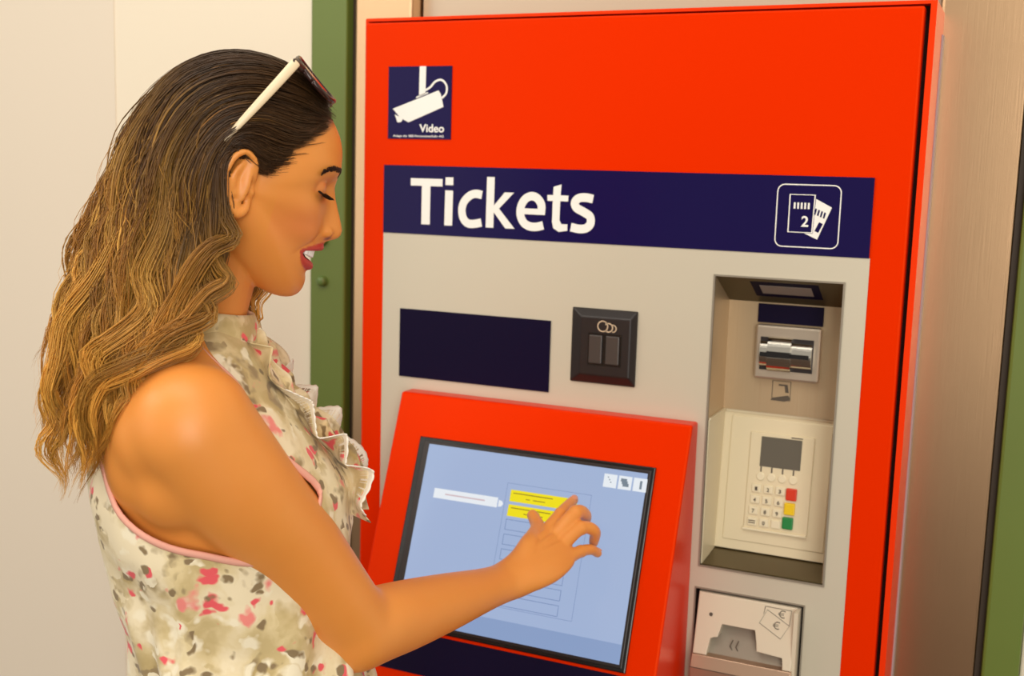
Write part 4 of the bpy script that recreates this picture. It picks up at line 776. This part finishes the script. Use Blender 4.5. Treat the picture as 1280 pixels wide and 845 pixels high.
def blotch(scale, off, lo, hi, thr, amount=0.045):
    vo = node('ShaderNodeTexVoronoi', Scale=scale); nt.links.new(warp(amount, off), vo.inputs['Vector'])
    sp = nt.nodes.new('ShaderNodeSeparateColor'); nt.links.new(vo.outputs['Color'], sp.inputs[0])
    gt = nt.nodes.new('ShaderNodeMath'); gt.operation = 'GREATER_THAN'; gt.inputs[1].default_value = thr; nt.links.new(sp.outputs[0], gt.inputs[0])
    mr = nt.nodes.new('ShaderNodeMapRange'); mr.inputs[1].default_value = lo; mr.inputs[2].default_value = hi; mr.inputs[3].default_value = 1; mr.inputs[4].default_value = 0; nt.links.new(vo.outputs['Distance'], mr.inputs[0])
    mu = nt.nodes.new('ShaderNodeMath'); mu.operation = 'MULTIPLY'; nt.links.new(gt.outputs[0], mu.inputs[0]); nt.links.new(mr.outputs[0], mu.inputs[1]); return mu.outputs[0]
soft = node('ShaderNodeTexNoise', Scale=16.0, Detail=4.0); nt.links.new(warp(0.05, (3, 1, 2)), soft.inputs['Vector'])
rp = nt.nodes.new('ShaderNodeValToRGB'); nt.links.new(soft.outputs['Fac'], rp.inputs[0]); el = rp.color_ramp.elements
el[0].position = 0.36; el[0].color = srgb(204, 182, 130); el[1].position = 0.56; el[1].color = srgb(240, 224, 188); e_ = el.new(0.46); e_.color = srgb(226, 206, 158)
col = rp.outputs[0]
col = mixn(blotch(24, (1.3, .2, 4), .22, .62, .42, .09), col, srgb(190, 166, 110))
col = mixn(blotch(34, (5, 2.2, 1), .22, .50, .55, .09), col, srgb(158, 136, 98))
col = mixn(blotch(46, (3, 6, 2), .28, .48, .50, .07), col, srgb(246, 234, 204))
col = mixn(blotch(30, (9, 4, 7), .20, .36, .74, .08), col, srgb(242, 140, 130))
col = mixn(blotch(56, (2, 8, 3), .30, .42, .72, .05), col, srgb(236, 92, 98))
col = mixn(blotch(66, (7, 1, 5), .30, .44, .70, .05), col, srgb(140, 118, 84))
nt.links.new(col, b.inputs['Base Color'])
wv = node('ShaderNodeTexNoise', Scale=900.0); nt.links.new(tc.outputs['Object'], wv.inputs['Vector']); bp = node('ShaderNodeBump', Strength=0.12, Distance=0.0006); nt.links.new(wv.outputs['Fac'], bp.inputs['Height']); nt.links.new(bp.outputs['Normal'], b.inputs['Normal'])
AH = np.array([(-0.0475, 1.4600), (-0.0475, 1.4492), (-0.0246, 1.4278), (0.0015, 1.4023), (0.0294, 1.3542), (0.0700, 1.3110), (0.0700, 1.2880), (0.0520, 1.2560), (0.0100, 1.2520), (-0.0307, 1.2610), (-0.0687, 1.2715), (-0.1024, 1.2934), (-0.1185, 1.3302), (-0.1244, 1.3682), (-0.1300, 1.4200), (-0.1300, 1.5200), (-0.0475, 1.5200)])
AHs = np.vstack([catmull(AH[1:14], 8), AH[14:], AH[:1]])
def inside(px, pz, poly):
    r = np.zeros(px.shape, bool); j = len(poly)-1
    for i in range(len(poly)):
        xi, zi = poly[i]; xj, zj = poly[j]
        c = ((zi > pz) != (zj > pz)) & (px < (xj-xi)*(pz-zi)/(zj-zi+1e-12)+xi); r ^= c; j = i
    return r
bz_ = np.linspace(0.965, 1.452, 150); NB_ = 260
lo = np.clip((1.25-bz_)/0.25, 0, 1)
bl = trunk(lambda z: float(np.interp(z, [.95, 1.03, 1.10, 1.16, 1.22, 1.29, 1.33, 1.40, 1.46], [.060, .062, .052, .044, .031, .021, .014, .012, .012])), lambda z: float(np.interp(z, [.95, 1.03, 1.10, 1.18, 1.24, 1.29, 1.36, 1.46], [.004, .004, .006, .011, .013, .011, .008, .008])), lambda z: float(np.interp(z, [.95, 1.10, 1.2, 1.29, 1.45], [.03, .026, .018, .012, .008])), bz_, NB_)
ang = np.linspace(0, 2*math.pi, NB_, endpoint=False)[None]; zg = bz_[:, None]
fold = (0.0050*np.sin(ang*9+6*np.sin(zg*9)+zg*10)+0.0035*np.sin(ang*17-zg*26+2*np.sin(ang*3)))*np.clip((1.27-zg)/0.16, 0.12, 1)+0.0018*np.sin(ang*5+zg*60)
nrm = np.stack([np.cos(ang)+0*zg, np.sin(ang)+0*zg, 0*ang+0*zg], -1); bl = bl+nrm*fold[..., None]
# soft diagonal pulls from the bust under the arm
V_ = bl.reshape(-1, 3); keep = []
q = [(i*NB_+j, i*NB_+(j+1) % NB_, (i+1)*NB_+(j+1) % NB_, (i+1)*NB_+j) for i in range(len(bz_)-1) for j in range(NB_)]
qa = np.array(q); cen = V_[qa].mean(1); side = np.abs(cen[:, 1]-YC) > 0.015
cut = inside(cen[:, 0], cen[:, 2], AHs) & side
keep = qa[~cut]
bm = bmesh.new(); bv = [bm.verts.new(p) for p in V_]
for f in keep: bm.faces.new([bv[i] for i in f])
bmesh.ops.delete(bm, geom=[v for v in bm.verts if not v.link_faces], context='VERTS')
# pull the cut edge onto the smooth armhole line
near_line = catmull(AH[1:14], 30)
for v in bm.verts:
    if v.is_boundary and 1.0 < v.co.z < 1.449 and abs(v.co.y-YC) > 0.015:
        k = np.argmin(np.hypot(near_line[:, 0]-v.co.x, near_line[:, 1]-v.co.z))
        if np.hypot(near_line[k, 0]-v.co.x, near_line[k, 1]-v.co.z) < 0.008: v.co.x, v.co.z = near_line[k]
edge_pts = [v.co.copy() for v in bm.verts if v.is_boundary and v.co.y < YC-0.015 and 1.0 < v.co.z < 1.449]
edge_far = [v.co.copy() for v in bm.verts if v.is_boundary and v.co.y > YC+0.015 and 1.0 < v.co.z < 1.449]
bmesh.ops.recalc_face_normals(bm, faces=bm.faces); bmesh.ops.solidify(bm, geom=bm.faces[:], thickness=0.0016)
blouse = fin('blouse', bm, fm, W, smooth=True)
M['binding'] = mat('pink_cream_binding', srgb(234, 168, 148), 0.7, vary=0.25)
# bound edge of each armhole
for ep in (edge_pts, edge_far):
    E_ = np.array(ep); k = [int(np.argmin(np.hypot(near_line[:, 0]-p[0], near_line[:, 1]-p[2]))) for p in E_]; o1 = np.argsort(k); E_ = E_[o1]; kk = np.array(k)[o1]
    u = np.linspace(kk.min(), kk.max(), 60); pts = np.stack([np.interp(u, kk, sm(E_[:, i], 5) if len(E_) > 12 else E_[:, i]) for i in range(3)], 1)[1:-1]
    v, f = sweep(pts, np.full(len(pts), .0034), np.full(len(pts), .0020), ref=(0, 0, 1), sub=1, n=8)
    link('armhole_binding', mesh('armhole_binding', v, f), M['binding'], blouse, smooth=True)
# standing collar round the neck
NCc = 90; a = np.linspace(0, 2*math.pi, NCc, endpoint=False); cv = []; rows = 8
for r in range(rows):
    h = r/(rows-1); z = 1.4300+0.036*h+0.010*(1-np.cos(a))*0.5*(1 if True else 0)-0.006*np.cos(a)
    rx = 0.0640-0.004*h+0.0030*math.sin(h*3.1)+0.0014*np.sin(a*7+h*2); ry = 0.0600-0.004*h+0.0030*math.sin(h*3.1)
    cv.append(np.stack([-0.0480+0.006*h*0+rx*np.cos(a), 0.006+ry*np.sin(a), z], 1))
cv = np.array(cv).reshape(-1, 3); cq = [(r*NCc+j, r*NCc+(j+1) % NCc, (r+1)*NCc+(j+1) % NCc, (r+1)*NCc+j) for r in range(rows-1) for j in range(NCc)]
bm = bmesh.new(); vs2 = [bm.verts.new(p) for p in cv]
for f in cq: bm.faces.new([vs2[i] for i in f])
bmesh.ops.recalc_face_normals(bm, faces=bm.faces); bmesh.ops.solidify(bm, geom=bm.faces[:], thickness=0.003); fin('collar', bm, fm, blouse, smooth=True)
# ruffles down the front with lace edges
M['lace'] = mat('white_lace', srgb(246, 240, 226), 0.8)
RP = catmull(np.array([(0.0022, 1.4380), (0.0134, 1.4160), (0.0299, 1.3880), (0.0467, 1.3627), (0.0682, 1.3400), (0.0890, 1.3200), (0.1030, 1.2950), (0.1060, 1.2600)]), 14)
def ruffle(name, y0, wid, amp, fr, phs, m, parent, ta=0.0, tb=1.0, sidew=-1.0, lift=0.5, edge=(0, 1), notch=0.0):
    n_ = 150; u = np.linspace(ta, tb, n_); X_ = np.interp(u, np.linspace(0, 1, len(RP)), RP[:, 0]); Z_ = np.interp(u, np.linspace(0, 1, len(RP)), RP[:, 1])
    tg = np.stack([np.gradient(X_), np.gradient(Z_)], 1); tg /= np.linalg.norm(tg, axis=1)[:, None]; nx_ = np.stack([-tg[:, 1], tg[:, 0]], 1); nx_ *= np.sign(nx_[:, :1]+1e-9)
    rows_ = 11; out_ = []; t3 = np.stack([tg[:, 0], 0*u, tg[:, 1]], 1); n3 = np.stack([nx_[:, 0], 0*u, nx_[:, 1]], 1)
    w3 = lift*n3+np.array([0, sidew, 0]); w3 /= np.linalg.norm(w3, axis=1)[:, None]; p3 = np.cross(t3, w3)
    base = np.stack([X_-0.004, np.full(n_, y0), Z_], 1)+n3*0.004
    for r in range(rows_):
        h = edge[0]+(edge[1]-edge[0])*r/(rows_-1); th_ = 2*math.pi*fr*u+phs+1.5*np.sin(8*u+phs); up = wid*(h-0.25*max(h, 0)**2*0)
        if r == rows_-1: up = up+notch*np.abs(np.sin(2*math.pi*fr*5*u))
        o3 = base+w3*np.atleast_1d(up)[:, None]*np.ones((n_, 1))+p3*(amp*h**1.2*np.sin(th_))[:, None]+t3*(0.12*amp*h*np.sin(2*th_))[:, None]
        out_.append(o3)
    Vr = np.array(out_).reshape(-1, 3); fq = [(r*n_+j, r*n_+j+1, (r+1)*n_+j+1, (r+1)*n_+j) for r in range(rows_-1) for j in range(n_-1)]
    bm = bmesh.new(); vs3 = [bm.verts.new(p) for p in Vr]
    for f in fq: bm.faces.new([vs3[i] for i in f])
    bmesh.ops.recalc_face_normals(bm, faces=bm.faces); bmesh.ops.solidify(bm, geom=bm.faces[:], thickness=0.0010); return fin(name, bm, m, parent, smooth=True)
for y0, sd, ph0 in ((-0.010, -1.0, 0.3), (0.048, 1.0, 1.4)):
    rf = ruffle('ruffle', y0, 0.040, 0.0085, 4.3, ph0, fm, blouse, ta=0.02, sidew=sd, lift=.42)
    ruffle('lace_edge', y0, 0.040, 0.0085, 4.3, ph0, M['lace'], rf, ta=0.30, tb=0.96, sidew=sd, lift=.42, edge=(0.66, 1.16), notch=0.0022)
    ruffle('ruffle', y0+0.012*(-sd), 0.020, 0.006, 5.5, ph0+2, fm, blouse, ta=0.0, sidew=sd*0.5, lift=1.0)
# trousers and shoes (below the picture's edge)
tm_ = mat('blue_trouser_cloth', srgb(70, 84, 116), 0.8); parts = []
zz = np.linspace(0.80, 1.02, 16); hp = trunk(lambda z: .006, lambda z: .006, lambda z: .006, zz, 60); n = 60
parts.append((hp.reshape(-1, 3), [(i*n+j, i*n+(j+1) % n, (i+1)*n+(j+1) % n, (i+1)*n+j) for i in range(15) for j in range(n)]+[tuple(range(n))[::-1], tuple(15*n+j for j in range(n))]))
for s_ in (-1, 1): parts.append(sweep([(-0.02, YC+s_*0.082, 0.88), (-0.012, YC+s_*0.085, 0.72), (-0.005, YC+s_*0.085, 0.48), (-0.018, YC+s_*0.085, 0.30), (-0.025, YC+s_*0.085, 0.09)], [.088, .080, .058, .056, .042], n=28))
vv = []; ff = []; o_ = 0
for v, f in parts: vv.append(v); ff += [tuple(i+o_ for i in q_) for q_ in f]; o_ += len(v)
tmesh = bpy.data.meshes.new('tt'); tmesh.from_pydata(np.vstack(vv).tolist(), [], ff); to = bpy.data.objects.new('tmp', tmesh); COL.objects.link(to)
md = to.modifiers.new('r', 'REMESH'); md.mode = 'VOXEL'; md.voxel_size = 0.008; m2 = to.modifiers.new('s', 'SMOOTH'); m2.iterations = 6
dg = bpy.context.evaluated_depsgraph_get(); tme = bpy.data.meshes.new_from_object(to.evaluated_get(dg)); bpy.data.objects.remove(to); bpy.data.meshes.remove(tmesh)
link('trousers', tme, tm_, W, smooth=True)
for s_ in (-1, 1):
    v, f = sweep([(-0.075, YC+s_*0.085, 0.040), (-0.03, YC+s_*0.085, 0.046), (0.04, YC+s_*0.088, 0.038), (0.105, YC+s_*0.092, 0.028), (0.150, YC+s_*0.092, 0.022)], [.030, .034, .038, .040, .026], [.036, .042, .036, .026, .020], ref=(0, 1, 0), n=24)
    v[:, 2] = np.maximum(v[:, 2], 0.0); link('shoe', mesh('shoe', v, f), mat('white_shoe', srgb(225, 222, 215), 0.5), W, smooth=True)
# ------------------------------------------------------------------ sunglasses pushed up into the hair
cw, sw = math.cos(PR), math.sin(PR); tow = lambda p: np.stack([PX+p[:, 0]*cw-p[:, 1]*sw, PY+p[:, 0]*sw+p[:, 1]*cw, p[:, 2]], 1)
GO = np.array([0.055, 0.0, 1.690]); gw = tow(GO[None])[0]
SG = empty('sunglasses', tuple(gw), 'sunglasses with ivory temples and dark frame pushed up on the woman\'s hair', 'sunglasses', PR)
M['ivory'] = mat('ivory_acetate', srgb(238, 216, 178), 0.3); M['frame'] = mat('dark_tortoise_acetate', srgb(52, 30, 26), 0.25); M['lens'] = mat('brown_lens', srgb(48, 30, 26), 0.08)
for s_ in (-1, 1):
    P = np.array([(-0.0106, s_*.0900, 1.6236), (0.0011, s_*.0905, 1.6372), (0.0192, s_*.0890, 1.6576), (0.0365, s_*.0850, 1.6775), (0.0500, s_*.0790, 1.6935)])-GO
    v, f = sweep(P, [.0016, .0030, .0038, .0042, .0045], [.0011, .0013, .0014, .0016, .0018], ref=(-.75, 0, .66), n=12); o = link('temple', mesh('temple', v, f), M['ivory'], SG, smooth=True)
    v, f = ellipsoid(P[2]+np.array([0, s_*-.0002, 0]), (.0011, .0017, .0011), 10); link('rivet', mesh('rivet', v, f), M['chrome'], o, smooth=True)
dv = np.array([0.0365, 0, -0.0425]); dv /= np.linalg.norm(dv); upn = np.array([0.759, 0, 0.651]); HG = np.array([0.0500, 0, 1.7000])
def gpt(y, q_): return HG+dv*q_+np.array([0, y, 0])+upn*(0.010*(1-(y/0.075)**2)-0.004)-GO
lens_o = lambda s_, k=1.0: [(s_*(0.036+k*0.031*math.copysign(abs(math.cos(a))**0.75, math.cos(a))), 0.026+k*0.025*math.copysign(abs(math.sin(a))**0.8, math.sin(a))) for a in np.linspace(0, 2*math.pi, 40, endpoint=False)]
for s_ in (-1, 1):
    P = np.array([gpt(*p) for p in lens_o(s_)]); P = np.vstack([P, P[:1]]); v, f = sweep(P, np.full(len(P), .0026), np.full(len(P), .0020), ref=(.759, 0, .651), sub=2, n=8, cap=False); link('lens_rim', mesh('lens_rim', v, f), M['frame'], SG, smooth=True)
    pts = [gpt(*p) for p in lens_o(s_, .98)]; bm = bmesh.new(); a_ = [bm.verts.new(p+upn*.0008) for p in pts]; b_ = [bm.verts.new(p-upn*.0008) for p in pts]; bm.faces.new(a_); bm.faces.new(b_[::-1])
    for i in range(40): bm.faces.new((a_[i], b_[i], b_[(i+1) % 40], a_[(i+1) % 40]))
    fin('lens', bm, M['lens'], SG)
    v, f = sweep(np.array([gpt(s_*0.066, 0.012), gpt(s_*0.073, 0.006), np.array([0.0485, s_*.0790, 1.6925])-GO]), [.004, .0045, .0045], [.0022, .0024, .002], ref=(0, 0, 1), n=10); link('hinge', mesh('hinge', v, f), M['frame'], SG, smooth=True)
v, f = sweep(np.array([gpt(-0.009, 0.020), gpt(0, 0.016), gpt(0.009, 0.020)]), [.0028]*3, [.002]*3, n=10); link('bridge', mesh('bridge', v, f), M['frame'], SG, smooth=True)
